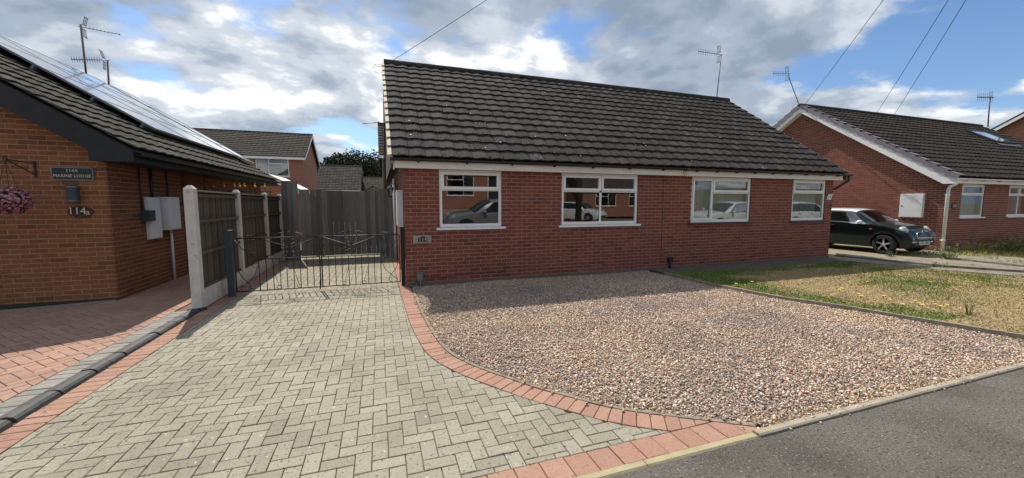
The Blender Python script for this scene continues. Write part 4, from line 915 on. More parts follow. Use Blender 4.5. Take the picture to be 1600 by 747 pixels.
# solar panels: four rows of three, and one more column beyond a gap
Nl = np.cross((0, 1, 0), Sl)
pan = [(10.35+1.67*c, 1.12+1.02*r, 1.664, 1.014) for c in range(3) for r in range(4)]+[(15.55, 0.92+1.02*r, 1.05, 1.014) for r in range(4)]
for (y, s, w_, h_) in pan:
    o = np.array([EXl, y, EZl])+Sl*s+Nl*0.13; b = MB(); U_ = np.array([0, 1.0, 0])
    b.obox(o, U_*w_, Sl*0.035, Nl*0.04); b.obox(o+Sl*(h_-0.035), U_*w_, Sl*0.035, Nl*0.04); b.obox(o+Sl*0.035, U_*0.035, Sl*(h_-0.07), Nl*0.04); b.obox(o+Sl*0.035+U_*(w_-0.035), U_*0.035, Sl*(h_-0.07), Nl*0.04)
    f = b.build('solar_panel', 'solar_frame', lr); b = MB(); b.obox(o+Sl*0.035+U_*0.035+Nl*0.004, U_*(w_-0.07), Sl*(h_-0.07), Nl*0.03); b.build('glass', 'solar_glass', f)
b = MB()
for s in (1.3, 2.2, 3.2, 4.2, 4.9):
    o = np.array([EXl, 10.32, EZl])+Sl*s+Nl*0.045; b.obox(o, (0, 5.9, 0), Sl*0.04, Nl*0.082)
b.build('panel_rail', 'solar_frame', lr)
# fittings on the two walls
sg = thing('house_sign', 'black name sign with pale lettering on the orange brick wall', 'sign', (-4.4, 7.97, 2.0))
b = MB(); sx0, sx1, sz0, sz1 = -4.735, -4.235, 1.955, 2.155
def rrect(x0, x1, z0, z1, y, r=0.03): return [(x1-r+r*math.cos(t), y, z1-r+r*math.sin(t)) for t in np.linspace(0, math.pi/2, 4)]+[(x0+r-r*math.sin(t), y, z1-r+r*math.cos(t)) for t in np.linspace(0, math.pi/2, 4)]+[(x0+r-r*math.cos(t), y, z0+r-r*math.sin(t)) for t in np.linspace(0, math.pi/2, 4)]+[(x1-r+r*math.sin(t), y, z0+r-r*math.cos(t)) for t in np.linspace(0, math.pi/2, 4)]
b.prism(rrect(sx0, sx1, sz0, sz1, LY-0.03), (0, 0.02, 0)); b.build('rim', 'sign_rim', sg)
b = MB(); b.prism(rrect(sx0+0.014, sx1-0.014, sz0+0.014, sz1-0.014, LY-0.034, 0.022), (0, 0.006, 0)); b.build('plate', 'sign_black', sg)
text_part('lettering', '114A', 0.062, 'letter_cream', sg, (-4.485, LY-0.036, 2.10), (1, 0, 0), (0, 0, 1), spacing=1.1)
text_part('lettering', 'MARINE LODGE', 0.062, 'letter_cream', sg, (-4.485, LY-0.036, 2.02), (1, 0, 0), (0, 0, 1), spacing=1.02)
wl = thing('wall_light', 'small dark cylindrical wall light below the black name sign', 'wall light', (-4.47, 7.95, 1.72))
b = MB(); b.lathe([(0.06, 1.60), (0.07, 1.61), (0.07, 1.865), (0.06, 1.875)], (-4.48, LY-0.075, 0), seg=14); b.box((-4.51, LY-0.075, 1.74), (-4.45, LY-0.008, 1.84)); b.build('body', 'box_blue', wl, True, ang=40)
for z in (1.63, 1.845):
    b = MB(); b.lathe([(0.0715, z), (0.0715, z+0.012)], (-4.48, LY-0.075, 0), seg=14); b.build('ring', 'metal_grey', wl, True, ang=40)
on = thing('number_plate', 'oval dark brown plate with pale number 114a on the orange brick wall', 'house number', (-4.43, 7.97, 1.46))
b = MB(); b.prism([(-4.44+0.155*math.cos(t), LY-0.024, 1.465+0.085*math.sin(t)) for t in np.linspace(0, 2*math.pi, 28, endpoint=False)], (0, 0.015, 0)); b.build('plate', 'plate_brown', on)
text_part('digits', '114', 0.15, 'letter_cream', on, (-4.477, LY-0.0265, 1.475), (1, 0, 0), (0, 0, 1)); text_part('digits', 'a', 0.12, 'letter_cream', on, (-4.35, LY-0.0265, 1.455), (1, 0, 0), (0, 0, 1))
# hanging basket on its bracket
pb = aty(55, 267, LY-0.01); hb = thing('basket_bracket', 'black iron wall bracket for the hanging basket on orange brickwork', 'bracket', (pb[0], LY-0.01, 2.0))
bx = pb[0]; yo = 7.50
b = MB(); b.box((bx-0.014, LY-0.018, 1.99), (bx+0.014, LY-0.008, 2.235)); b.build('wall_plate', 'black_iron', hb)
b = MB(); b.tube([(bx, LY-0.012, 2.2), (bx, yo, 2.215)], 0.007, 6); b.tube([(bx, LY-0.012, 2.03), (bx, yo+0.03, 2.2)], 0.007, 6)
b.tube([(bx, yo+0.03*math.cos(t), 2.225+0.03*math.sin(t)) for t in np.linspace(-1.2, 4.0, 12)], 0.006, 5); b.build('arm', 'black_iron', hb)
hk = thing('hanging_basket', 'round hanging basket of pink flowers below the iron bracket', 'hanging basket', (bx, yo, 1.45)); cz = 1.63
b = MB()
for k_ in range(3): a_ = 2.1*k_; b.tube([(bx+0.15*math.cos(a_), yo+0.15*math.sin(a_), cz-0.03), (bx, yo, 2.2)], 0.003, 4)
b.build('chain', 'black_iron', hk)
b = MB(); b.lathe([(0.03, cz-0.17), (0.09, cz-0.14), (0.13, cz-0.06), (0.135, cz-0.01), (0.02, cz-0.01)], (bx, yo, 0), seg=14); b.build('basket', 'bark', hk, True)
b = MB()
for i in range(900):
    d = Vector((random.gauss(0, 1), random.gauss(0, 1), random.gauss(0, 1))).normalized(); r = random.uniform(0.85, 1.05); c = Vector((bx+d.x*0.215*r, yo+d.y*0.215*r, cz+d.z*0.19*r)); u = d.orthogonal().normalized(); v_ = d.cross(u); s = random.uniform(0.012, 0.024)
    a_ = random.uniform(0, 6); u, v_ = u*math.cos(a_)+v_*math.sin(a_)+d*random.uniform(-0.4, 0.4), v_*math.cos(a_)-u*math.sin(a_)
    b.add([c+u*s, c+v_*s, c-u*s, c-v_*s], [(0, 1, 2, 3)], random.random())
b.build('flowers', 'flower_pink', hk, kind='stuff')
b = MB(); b.lathe([(0.01, cz-0.165), (0.13, cz-0.11), (0.185, cz), (0.13, cz+0.11), (0.01, cz+0.165)], (bx, yo, 0), seg=14); b.build('foliage', 'leaf_dark', hk, True)
# meter boxes, cables and pipe on the side wall
def mbox(y0, y1, z0, z1, label, dp):
    t = thing('meter_box', label, 'meter box', (LX, (y0+y1)/2, z0)); b = MB(); b.box((LX+0.0085, y0, z0), (LX+dp, y1, z1)); b.build('case', 'white_box', t)
    b = MB(); b.box((LX+dp+0.0005, y0+0.02, z0+0.02), (LX+dp+0.012, y1-0.02, z1-0.02)); b.build('door', 'white_box', t)
    return t
mbox(8.95, 9.37, 0.93, 1.71, 'taller white meter box on the side wall, nearer the orange corner', 0.06)
m2 = mbox(9.46, 9.92, 1.07, 1.72, 'shorter white meter box with a pipe running down from it', 0.15)
b = MB(); b.tube([(LX+0.05, 9.74, 0.02), (LX+0.05, 9.74, 1.07)], 0.024, 8); b.build('pipe', 'white_box', m2, True)
t = thing('cable_box', 'small blue grey cable box overlapping the taller white meter box', 'box', (LX+0.1, 8.9, 1.25)); b = MB(); b.box((LX+0.0085, 8.8, 1.27), (LX+0.13, 9.02, 1.47)); b.box((LX+0.131, 8.815, 1.285), (LX+0.138, 9.005, 1.455)); b.build('case', 'box_blue', t)
for (y, z0, r_, lb) in ((8.83, 1.47, 0.012, 'thin black cable running down to the small blue grey box'), (9.2, 1.71, 0.028, 'thick black cable pipe above the taller white meter box'), (9.78, 1.72, 0.014, 'thin black cable above the shorter white meter box')):
    b = MB(); b.tube([(LX+0.028, y, z0+0.002), (LX+0.028, y+random.uniform(-0.01, 0.01), 1.95), (LX+0.028, y, 2.244)], r_, 7); b.build('wall_cable', 'wire_black', None, True, label=lb, cat='cable')
t = thing('door_sensor', 'small dark lamp bracket by the recessed side door', 'lamp', (LX+0.05, 10.2, 1.5)); b = MB(); b.box((LX+0.0085, 10.12, 1.52), (LX+0.03, 10.28, 1.62)); b.tube([(LX+0.03, 10.2, 1.57), (LX+0.12, 10.2, 1.58), (LX+0.16, 10.25, 1.53)], 0.018, 6); b.build('arm', 'box_blue', t)

# ================================================================ FENCES AND GATES
FX = -2.60
fence = thing('panel_fence', 'timber panel fence with pale concrete posts between the two driveways', 'fence', (FX, 9.8, 0))
py = [6.92, 8.86, 10.80, 12.30]
for y in py:
    b = MB(); w_ = 0.062 if y < 7 else 0.055; z = 1.84
    b.box((FX-w_, y-w_, -0.05), (FX+w_, y+w_, z-0.03)); 
    b.add([(FX-w_, y-w_, z-0.03), (FX+w_, y-w_, z-0.03), (FX+w_, y+w_, z-0.03), (FX-w_, y+w_, z-0.03), (FX-0.02, y-0.02, z+0.02), (FX+0.02, y-0.02, z+0.02), (FX+0.02, y+0.02, z+0.02), (FX-0.02, y+0.02, z+0.02)], [(0, 1, 5, 4), (1, 2, 6, 5), (2, 3, 7, 6), (3, 0, 4, 7), (4, 5, 6, 7)])
    b.build('post', 'concrete_post', fence)
for k_ in range(3):
    y0, y1 = py[k_]+0.064, py[k_+1]-0.057
    b = MB(); b.box((FX-0.024, y0, -0.03), (FX+0.024, y1, 0.29)); b.build('gravel_board', 'concrete_post', fence)
    b = MB(); zt = 1.78
    b.box((FX-0.02, y0, 0.293), (FX+0.03, y1, 0.33)); b.box((FX+0.006, y0, 0.82), (FX+0.034, y1, 0.868)); b.box((FX+0.006, y0, 1.30), (FX+0.034, y1, 1.348)); b.box((FX+0.006, y0, zt-0.09), (FX+0.03, y1, zt-0.04))
    p = b.build('panel_frame', 'wood_fence', fence); nb = 15; wb = (y1-y0)/nb
    for i in range(nb):
        b = MB(); xo = 0.004 if i % 2 else -0.006; b.box((FX-0.014+xo, y0+i*wb-0.004, 0.333), (FX-0.001+xo, y0+(i+1)*wb, zt-0.012)); b.build('board', 'wood_fence', p)
    b = MB(); b.box((FX-0.03, y0, zt-0.01), (FX+0.045, y1, zt+0.018)); b.build('capping', 'wood_edge', p)
# tall grey board gate closing the drive at the back
BY = 12.35
bgx = thing('board_gate', 'weathered grey close-boarded timber gates closing off the driveway', 'gate', (-1.0, BY, 0))
x = -2.12; k_ = 0
while x < -0.02:
    w_ = random.uniform(0.135, 0.155); b = MB(); zt = 1.97+0.02*math.sin(x*2)+random.uniform(-0.006, 0.006); yy = BY-(0.006 if k_ % 2 else 0)
    b.box((x, yy-0.018, 0.09), (min(x+w_, 0.0)-0.004, yy, zt)); b.build('board', 'wood_grey', bgx); x += w_; k_ += 1
b = MB()
for z in (0.35, 1.05, 1.7): b.box((-2.1, BY+0.002, z), (-0.02, BY+0.04, z+0.09))
b.box((-1.075, BY-0.036, 0.10), (-1.045, BY-0.026, 1.98)); b.build('rail', 'wood_grey', bgx)
bf = thing('board_screen', 'taller grey board panel between the concrete posts and the timber gate', 'fence', (-2.34, BY, 0))
for i in range(3):
    b = MB(); b.box((-2.535+i*0.135, BY-0.09+0.004*(i % 2), 0.0), (-2.535+i*0.135+0.131, BY-0.06+0.004*(i % 2), 2.215)); b.build('board', 'wood_grey', bf)
bf = thing('board_screen', 'dark grey board panel between the timber gate and the bungalow wall', 'fence', (0.2, BY, 0))
for i in range(3):
    b = MB(); b.box((0.01+i*0.14, BY-0.055+0.004*(i % 2), 0.0), (0.01+i*0.14+0.136, BY-0.03+0.004*(i % 2), 2.03)); b.build('board', 'wood_grey', bf)
# low wrought iron double gate
GY = 7.76
def ipost(x, w_, z, m, label):
    t = thing('gate_post', label, 'gate post', (x, GY, 0)); b = MB(); b.box((x-w_, GY-w_, 0), (x+w_, GY+w_, z)); b.build('shaft', m, t)
    b = MB(); b.box((x-w_-0.006, GY-w_-0.006, z+0.0005), (x+w_+0.006, GY+w_+0.006, z+0.018)); b.build('cap', m, t)
ipost(-2.425, 0.048, 1.125, 'post_blue', 'square blue grey gate post beside the timber panel fence'); ipost(0.415, 0.037, 1.13, 'black_paint', 'slim black gate post at the corner of the brick bungalow')
def arc(cx, cz, r, a0, a1, n=14): return [(cx+r*math.cos(t), GY, cz+r*math.sin(t)) for t in np.linspace(a0, a1, n)]
def leaf(xh, xm, label, latch):
    s = 1 if xm > xh else -1; L_ = abs(xm-xh); X = lambda u: xh+s*u; t = thing('iron_gate', label, 'gate', ((xh+xm)/2, GY, 0.06), 'leaves of the low wrought iron gate')
    R = 0.0085; T = lambda pts, r=R, nm='scroll': MB().tube(pts, r, 5).build(nm, 'black_iron', t, True)
    T([(X(0.02), GY, 1.0), (X(L_), GY, 1.0)], 0.010, 'top_rail'); T([(X(0.36), GY, 0.63), (X(L_), GY, 0.63)], 0.0095, 'middle_rail'); T([(X(0.0), GY, 0.075), (X(L_), GY, 0.075)], 0.010, 'bottom_rail')
    T([(X(0.01), GY, 0.075), (X(0.01), GY, 1.0)], 0.010, 'stile'); T([(X(L_), GY, 0.06), (X(L_), GY, 1.02)], 0.012, 'stile'); T([(X(0.36), GY, 0.075), (X(0.355), GY, 0.98)], 0.009, 'stile')
    n = 9; sp = (L_-0.36)/n
    for i in range(1, n): T([(X(0.36+i*sp), GY, 0.075), (X(0.36+i*sp), GY, 0.63)], 0.0072, 'bar')
    c = 0.36+(L_-0.36)/2
    T([(X(0.40), GY, 0.99), (X(L_-0.02), GY, 0.64)], 0.0065, 'cross_bar'); T([(X(0.40), GY+0.012, 0.64), (X(L_-0.02), GY+0.012, 0.99)], 0.0065, 'cross_bar')
    T([(X(c), GY+0.004, 0.63), (X(c), GY+0.004, 1.0)], 0.006, 'cross_bar')
    for (dx, dz) in ((-.065, .93), (.065, .93), (-.065, .70), (.065, .70), (-.045, .845), (.045, .845), (-.045, .785), (.045, .785)):
        T([(X(c+dx)+0.036*math.cos(a), GY, dz+0.036*math.sin(a)) for a in np.linspace(0.6 if dx > 0 else 2.5, (0.6 if dx > 0 else 2.5)+4.9, 13)], 0.0055)
    for q in (-1, 1):                                     # crest above the top rail
        T([(X(c+q*0.34), GY, 1.005), (X(c+q*0.22), GY, 1.05), (X(c+q*0.12), GY, 1.085), (X(c+q*0.05), GY, 1.06), (X(c+q*0.02), GY, 1.01)], 0.0055)
        T([(X(c+q*0.1)+0.03*math.cos(a), GY, 1.045+0.03*math.sin(a)) for a in np.linspace(0, 5, 12)], 0.005)
    T([(X(c)+0.05*math.cos(a), GY, 1.055+0.05*math.sin(a)) for a in np.linspace(0, math.pi, 9)], 0.005)
    # hinge-side panel with crossed curves
    T([(X(0.02), GY, 0.52), (X(0.08), GY, 0.35), (X(0.2), GY, 0.20), (X(0.22), GY, 0.11), (X(0.16), GY, 0.085)], 0.006); T([(X(0.345), GY, 0.52), (X(0.29), GY, 0.35), (X(0.17), GY, 0.22), (X(0.06), GY, 0.13), (X(0.10), GY, 0.085)], 0.006)
    T([(X(0.02), GY, 0.97), (X(0.12), GY, 0.82), (X(0.33), GY, 0.63)], 0.006); T([(X(0.05), GY, 1.0), (X(0.2), GY, 1.045), (X(0.34), GY, 1.05)], 0.005)
    for (u, z) in ((0.29, 0.93), (0.29, 0.70), (0.30, 0.53)): T([(X(u)+0.042*math.cos(a), GY, z+0.042*math.sin(a)) for a in np.linspace(0.3, 4.8, 12)], 0.0055)
    for i in (3, 6): 
        uu = 0.36+i*sp; T([(X(uu-sp+0.01), GY, 0.4), (X(uu-0.03), GY, 0.13)], 0.004); T([(X(uu-0.03)+0.032*math.cos(a), GY, 0.115+0.032*math.sin(a)) for a in np.linspace(0, 5.5, 12)], 0.005)
    if latch:
        b = MB(); b.box((xm-0.018, GY-0.02, 0.03), (xm-0.002, GY-0.012, 0.20)); b.tube([(xm, GY-0.012, 0.78), (xm+0.09, GY-0.016, 0.775)], 0.007, 5); b.build('latch', 'black_iron', t)
leaf(-2.365, -1.045, 'low black wrought iron gate leaf hung on the blue grey post', True)
leaf(0.365, -1.012, 'low black wrought iron gate leaf hung on the post at the brick corner', False)
# neighbour's iron side gate with gilded finials
ng = thing('iron_side_gate', 'tall black iron side gate topped with gold finials beside the left house', 'gate', (-3.3, 11.6, 0)); GYn = 11.9
b = MB()
for z in (0.2, 1.1, 1.9): b.tube([(-4.02, GYn, z), (-2.70, GYn, z)], 0.014, 5)
b.build('rail', 'black_iron', ng)
for i in range(12):
    xx = -3.98+i*0.115; b = MB(); b.tube([(xx, GYn, 0.06), (xx, GYn, 2.0)], 0.008, 5); b.build('bar', 'black_iron', ng)
    if i % 2 == 0 or i == 5:
        b = MB(); b.lathe([(0.008, 2.0), (0.035, 2.03), (0.03, 2.05), (0.012, 2.075), (0.018, 2.09), (0.003, 2.135)], (xx, GYn, 0), seg=6); b.build('finial', 'gold', ng)

# ================================================================ RIGHT HOUSE
RX, RX1 = 17.87, 31.4
REY, REZ, RRY, RRZ = 7.22, 2.44, 12.4, 5.86
rh = thing('gabled_house', 'red brick house with white barge boards and skylight to the right', 'house', (24, 12, 0))
rw = [(18.75, 20.15), (21.75, 23.3), (25.6, 27.2)]
hol = [(a-RX, c-RX, 1.125, 2.25) for a, c in rw]
rslope = (RRZ-REZ)/(RRY-REY); rz_ = lambda y: RRZ-rslope*abs(y-RRY)
b = MB(); wallcore(b, (RX, 7.6, 0), (1, 0, 0), (0, -1, 0), RX1-RX, 2.45, hol)
b.prism([(RX, 7.82, 0), (RX, 17.2, 0), (RX, 17.2, rz_(17.2)-0.1), (RX, RRY, RRZ-0.1), (RX, 7.82, rz_(7.82)-0.1)], (0.22, 0, 0))
b.prism([(RX1, 7.82, 0), (RX1, 17.2, 0), (RX1, 17.2, rz_(17.2)-0.1), (RX1, RRY, RRZ-0.1), (RX1, 7.82, rz_(7.82)-0.1)], (-0.22, 0, 0)); b.box((RX+0.22, 17.0, 0), (RX1-0.22, 17.2, 2.6))
w_ = b.build('wall', 'mortar_right', rh)
brickwall(w_, (RX, 7.6, 0), (1, 0, 0), (0, -1, 0), RX1-RX, 2.25, hol, 'brick_right', 0)
brickwall(w_, (RX, 17.2, 0), (0, -1, 0), (-1, 0, 0), 9.6, lambda u: rz_(17.2-u)-0.22, [], 'brick_right', 60)
b = MB(); b.box((RX+0.25, 11.4, 0.02), (RX1-0.25, 11.45, 2.45)); b.box((RX+0.25, 7.85, 2.42), (RX1-0.25, 11.4, 2.45)); b.build('interior', 'room_wall', rh)
for i, (a, c) in enumerate(rw):
    window(rh, (a, 7.6, 1.125), (1, 0, 0), (0, -1, 0), c-a, 1.12, [(0, 1, 0, 0.68, False), (0, 1, 0.68, 1, True)] if i == 0 else [(0, 0.5, 0, 0.68, False), (0.5, 1, 0, 0.68, False), (0, 0.5, 0.68, 1, True), (0.5, 1, 0.68, 1, True)], curtain=[(0.02, 0.98, 0.05, 0.99, 'net_curtain')])
slr = math.hypot(RRY-REY, RRZ-REZ); Sr = np.array([0, (RRY-REY)/slr, (RRZ-REZ)/slr]); RT0 = 17.55
b = MB(); b.prism([(RT0+0.05, REY+0.03, REZ-0.03), (RT0+0.05, RRY, RRZ-0.03), (RT0+0.05, 2*RRY-REY, REZ-0.03), (RT0+0.05, 2*RRY-REY, REZ-0.06), (RT0+0.05, RRY, RRZ-0.12), (RT0+0.05, REY+0.03, REZ-0.06)], (RX1+0.2-RT0, 0, 0)); rr = b.build('roof', 'roof_deck', rh)
b = MB(); b.obox((RT0, RRY, RRZ), (RX1+0.3-RT0, 0, 0), (0, RRY-REY, REZ-RRZ), (0, 0.02, 0.03)); b.build('rear_slope', 'tile_brown', rr)
gr_ = tiles(rr, (RT0+0.04, REY, REZ), (1, 0, 0), Sr, RX1+0.3-RT0, slr-0.04, 'tile_brown', 120)
b = MB(); b.prism([(RT0, RRY+0.14*math.cos(t), RRZ-0.03+0.11*math.sin(t)) for t in np.linspace(0, math.pi, 7)], (RX1+0.3-RT0, 0, 0)); b.build('ridge', 'tile_brown', rr)
for q in (1, -1):                                         # stepped grey verge caps and white barge boards on both slopes
    nrow = round((slr-0.04)/0.345); Sv = np.array([0, q*Sr[1], Sr[2]]); e0 = np.array([RT0, REY if q > 0 else 2*RRY-REY, REZ]); Nv = np.array([0, -q*Sr[2], Sr[1]])
    for j_ in range(nrow):
        b = MB(); o = e0+Sv*(j_*gr_-0.01)+Nv*0.085; wv = np.array([0.20, 0, 0]); tip = Nv*(-0.045)
        P_ = [o+np.array([-0.035, 0, 0]), o+wv, o+wv+Sv*(gr_-0.004)+tip, o+np.array([-0.035, 0, 0])+Sv*(gr_-0.004)+tip]
        b.prism(P_, -Nv*0.012); b.prism([P_[0], P_[3], P_[3]-Nv*0.15, P_[0]-Nv*0.15], (0.012, 0, 0)); b.build('verge_cap', 'verge_cap', rr)
    b = MB(); ye = REY if q > 0 else 2*RRY-REY
    b.prism([(RT0+0.005, ye, REZ-0.21), (RT0+0.005, ye+q*0.35, REZ-0.21), (RT0+0.005, RRY, RRZ-0.30), (RT0+0.005, RRY, RRZ-0.03), (RT0+0.005, ye, REZ-0.03)], (0.02, 0, 0)); b.build('barge_board', 'white_upvc', rh)
    b = MB(); b.prism([(RT0+0.026, ye+q*0.3, REZ-0.055), (RT0+0.026, RRY, RRZ-0.285), (RT0+0.026, RRY, RRZ-0.27), (RT0+0.026, ye+q*0.3, REZ-0.04)], (RX-RT0-0.034, 0, 0)); b.build('soffit', 'white_upvc', rh)
b = MB(); b.box((RT0+0.03, 7.34, 2.25), (RX1+0.2, 7.362, 2.42)); b.build('fascia', 'white_upvc', rh); b = MB(); b.box((RT0+0.03, 7.365, 2.255), (RX1+0.2, 7.592, 2.266)); b.build('soffit', 'white_upvc', rh)
gt = gutter(rh, RT0-0.03, RX1+0.3, 7.28, 2.40, 'white_upvc', brackets=[18.2+1.0*i for i in range(12)], bm='white_upvc')
b = MB(); b.tube([(17.62, 7.28, 2.35), (17.62, 7.28, 2.22), (17.66, 7.44, 2.14), (17.72, 7.50, 2.04), (17.72, 7.50, 0.0)], 0.045, 9); dp = b.build('downpipe', 'white_upvc', rh, True)
for z in (0.35, 1.85): b = MB(); b.lathe([(0.052, z), (0.052, z+0.05)], (17.72, 7.5, 0), seg=10); b.box((17.74, 7.49, z+0.01), (17.86, 7.6, z+0.03)); b.build('clip', 'white_upvc', dp)
t = thing('meter_cupboard', 'large white metal cupboard on the sunlit side wall above the dark green car', 'cupboard', (RX, 8.45, 1.1)); b = MB(); b.box((RX-0.09, 8.12, 1.10), (RX-0.0085, 8.76, 1.93)); b.build('case', 'white_box', t)
b = MB(); b.box((RX-0.1, 8.14, 1.12), (RX-0.0905, 8.74, 1.91)); dd_ = b.build('door', 'white_box', t); b = MB(); b.box((RX-0.106, 8.68, 1.48), (RX-0.1005, 8.71, 1.53)); b.build('latch', 'metal_grey', dd_)
t = thing('house_number', 'small round dark plaque with pale digits beside the right-hand house window', 'house number', (18.4, 7.58, 1.5)); b = MB(); b.prism([(18.35+0.15*math.cos(a), 7.575, 1.5+0.1*math.sin(a)) for a in np.linspace(0, 2*math.pi, 20, endpoint=False)], (0, 0.015, 0)); b.build('plate', 'sign_black', t)
text_part('digits', '110', 0.13, 'letter_cream', t, (18.35, 7.572, 1.5), (1, 0, 0), (0, 0, 1))
for x in (24.6,): b = MB(); b.box((x-0.06, 7.54, 0.12), (x+0.06, 7.5915, 0.3)); b.build('vent', 'black_plastic', rh)
# skylight
q0 = aty(1545, 212, 10.6); f_ = lambda y: REZ+(y-REY)*rslope
xs, y_s = q0[0], 10.55; o = np.array([xs-0.6, y_s-0.45, f_(y_s-0.45)]); Nr = np.cross((1, 0, 0), Sr); b = MB()
for (a, w2, s0, l2) in ((0, 1.6, 0, 0.09), (0, 1.6, 1.25, 0.09), (0, 0.09, 0.09, 1.16), (1.51, 0.09, 0.09, 1.16)): b.obox(o+np.array([a, 0, 0])+Sr*s0+Nr*0.02, (w2, 0, 0), Sr*l2, Nr*0.11)
sk = b.build('skylight', 'black_paint', rr); b = MB(); b.obox(o+np.array([0.09, 0, 0])+Sr*0.09+Nr*0.10, (1.42, 0, 0), Sr*1.16, Nr*0.02); b.build('glass', 'sky_glass', sk)
b = MB(); b.obox(o+np.array([-0.1, 0, 0])-Sr*0.22+Nr*0.055, (1.8, 0, 0), Sr*0.2, Nr*0.012); b.build('flashing', 'lead_flash', sk)

# ================================================================ OTHER HOUSES
def house(name, label, x0, x1, y0, y1, eave, ridge, axis, tile=('tile_brown', True), wins=(), over=0.25, fascia='white_upvc', wallm='far_brick', doors=(), chimney=None):
    """axis 'x': ridge along X. wins: (face, u0, u1, z0, z1) with face 'S' (towards -Y), 'N', 'E' (towards +X), 'W'"""
    t = thing(name, label, 'house', ((x0+x1)/2, (y0+y1)/2, 0)); b = MB()
    F = {'S': ((x0, y0, 0), (1, 0, 0), (0, -1, 0), x1-x0), 'N': ((x1, y1, 0), (-1, 0, 0), (0, 1, 0), x1-x0), 'W': ((x0, y1-0.2, 0), (0, -1, 0), (-1, 0, 0), y1-y0-0.4), 'E': ((x1, y0+0.2, 0), (0, 1, 0), (1, 0, 0), y1-y0-0.4)}
    for k, (O, U, Nn, Lw) in F.items(): wallcore(b, O, U, Nn, Lw, eave, [(w[1], w[2], w[3], w[4]) for w in list(wins)+list(doors) if w[0] == k], th=0.2)
    if axis == 'x':
        ym = (y0+y1)/2
        for xx, d in ((x0, 0.2), (x1, -0.2)): b.prism([(xx, y0, eave), (xx, y1, eave), (xx, ym, ridge-0.1)], (d, 0, 0))
    else:
        xm = (x0+x1)/2
        for yy, d in ((y0, 0.2), (y1, -0.2)): b.prism([(x0, yy, eave), (x1, yy, eave), (xm, yy, ridge-0.1)], (0, d, 0))
    b.build('wall', wallm, t)
    b = MB(); b.box((x0+0.25, y0+0.6, 0.1), (x1-0.25, y0+0.65, eave)); b.build('interior', 'room_wall', t)
    if axis == 'x':
        hw = (y1-y0)/2; k = (ridge-eave)/hw; e = (x0-over, y0-over, eave-k*over); S_ = np.array([0, 1, k])/math.hypot(1, k); sl_ = (hw+over)*math.hypot(1, k); wd = x1-x0+2*over; ym = (y0+y1)/2
        b = MB(); b.prism([(x0-over+0.03, y0-over+0.02, e[2]-0.03), (x0-over+0.03, ym, ridge-0.03), (x0-over+0.03, y1+over-0.02, e[2]-0.03), (x0-over+0.03, y1+over-0.02, e[2]-0.07), (x0-over+0.03, ym, ridge-0.1), (x0-over+0.03, y0-over+0.02, e[2]-0.07)], (wd-0.06, 0, 0)); r = b.build('roof', 'roof_deck', t)
        for (e_, U_, S2) in ((e, (1, 0, 0), S_), ((x1+over, y1+over, e[2]), (-1, 0, 0), np.array([0, -1, k])/math.hypot(1, k))):
            if tile[1]: tiles(r, e_, U_, S2, wd, sl_, tile[0])
            else: b = MB(); b.obox(np.array(e_), np.array(U_)*wd, S2*sl_, np.cross(U_, S2)*0.05); b.build('slope', tile[0], r)
        b = MB(); b.prism([(x0-over, ym+0.14*math.cos(q), ridge-0.03+0.1*math.sin(q)) for q in np.linspace(0, math.pi, 7)], (wd, 0, 0)); b.build('ridge', tile[0], r)
        b = MB(); b.box((x0-over+0.05, y0-over+0.0, e[2]-0.2), (x1+over-0.05, y0-over+0.03, e[2]-0.03)); b.build('fascia', fascia, t)
        for xx in (x0-over+0.01, x1+over-0.035):
            b = MB()
            for q in (1, -1):
                yy = y0-over if q > 0 else y1+over; b.prism([(xx, yy, e[2]-0.2), (xx, ym, ridge-0.24), (xx, ym, ridge-0.03), (xx, yy, e[2]-0.03)], (0.025, 0, 0))
            b.build('barge_board', fascia, t)
    else:
        hw = (x1-x0)/2; k = (ridge-eave)/hw; xm = (x0+x1)/2; wd = y1-y0+2*over; ez = eave-k*over; sl_ = (hw+over)*math.hypot(1, k)
        b = MB(); b.prism([(x0-over+0.02, y0-over+0.03, ez-0.03), (xm, y0-over+0.03, ridge-0.03), (x1+over-0.02, y0-over+0.03, ez-0.03), (x1+over-0.02, y0-over+0.03, ez-0.07), (xm, y0-over+0.03, ridge-0.1), (x0-over+0.02, y0-over+0.03, ez-0.07)], (0, wd-0.06, 0)); r = b.build('roof', 'roof_deck', t)
        for (e_, U_, S2) in (((x1+over, y0-over, ez), (0, 1, 0), np.array([-1, 0, k])/math.hypot(1, k)), ((x0-over, y1+over, ez), (0, -1, 0), np.array([1, 0, k])/math.hypot(1, k))):
            if tile[1]: tiles(r, e_, U_, S2, wd, sl_, tile[0])
            else: b = MB(); b.obox(np.array(e_), np.array(U_)*wd, S2*sl_, np.cross(U_, S2)*0.05); b.build('slope', tile[0], r)
        for yy in (y0-over+0.01, y1+over-0.035):
            b = MB()
            for q in (1, -1):
                xx = x0-over if q > 0 else x1+over; b.prism([(xx, yy, ez-0.2), (xm, yy, ridge-0.24), (xm, yy, ridge-0.03), (xx, yy, ez-0.03)], (0, 0.025, 0))
            b.build('barge_board', fascia, t)
    for w in wins:
        O, U, Nn, Lw = F[w[0]]; o = np.array(O)+np.array(U)*w[1]+np.array([0, 0, w[3]]); wd_, ht = w[2]-w[1], w[4]-w[3]
        cells = [(0, 0.38, 0, 1, False), (0.38, 1, 0, 0.66, False), (0.38, 1, 0.66, 1, True)] if wd_ > 1.1 else [(0, 1, 0, 0.66, False), (0, 1, 0.66, 1, True)]
        window(t, o, U, Nn, wd_, ht, cells, curtain=[(0.02, 0.3, 0.03, 0.98, 'net_curtain'), (0.75, 0.98, 0.03, 0.98, 'net_curtain')])
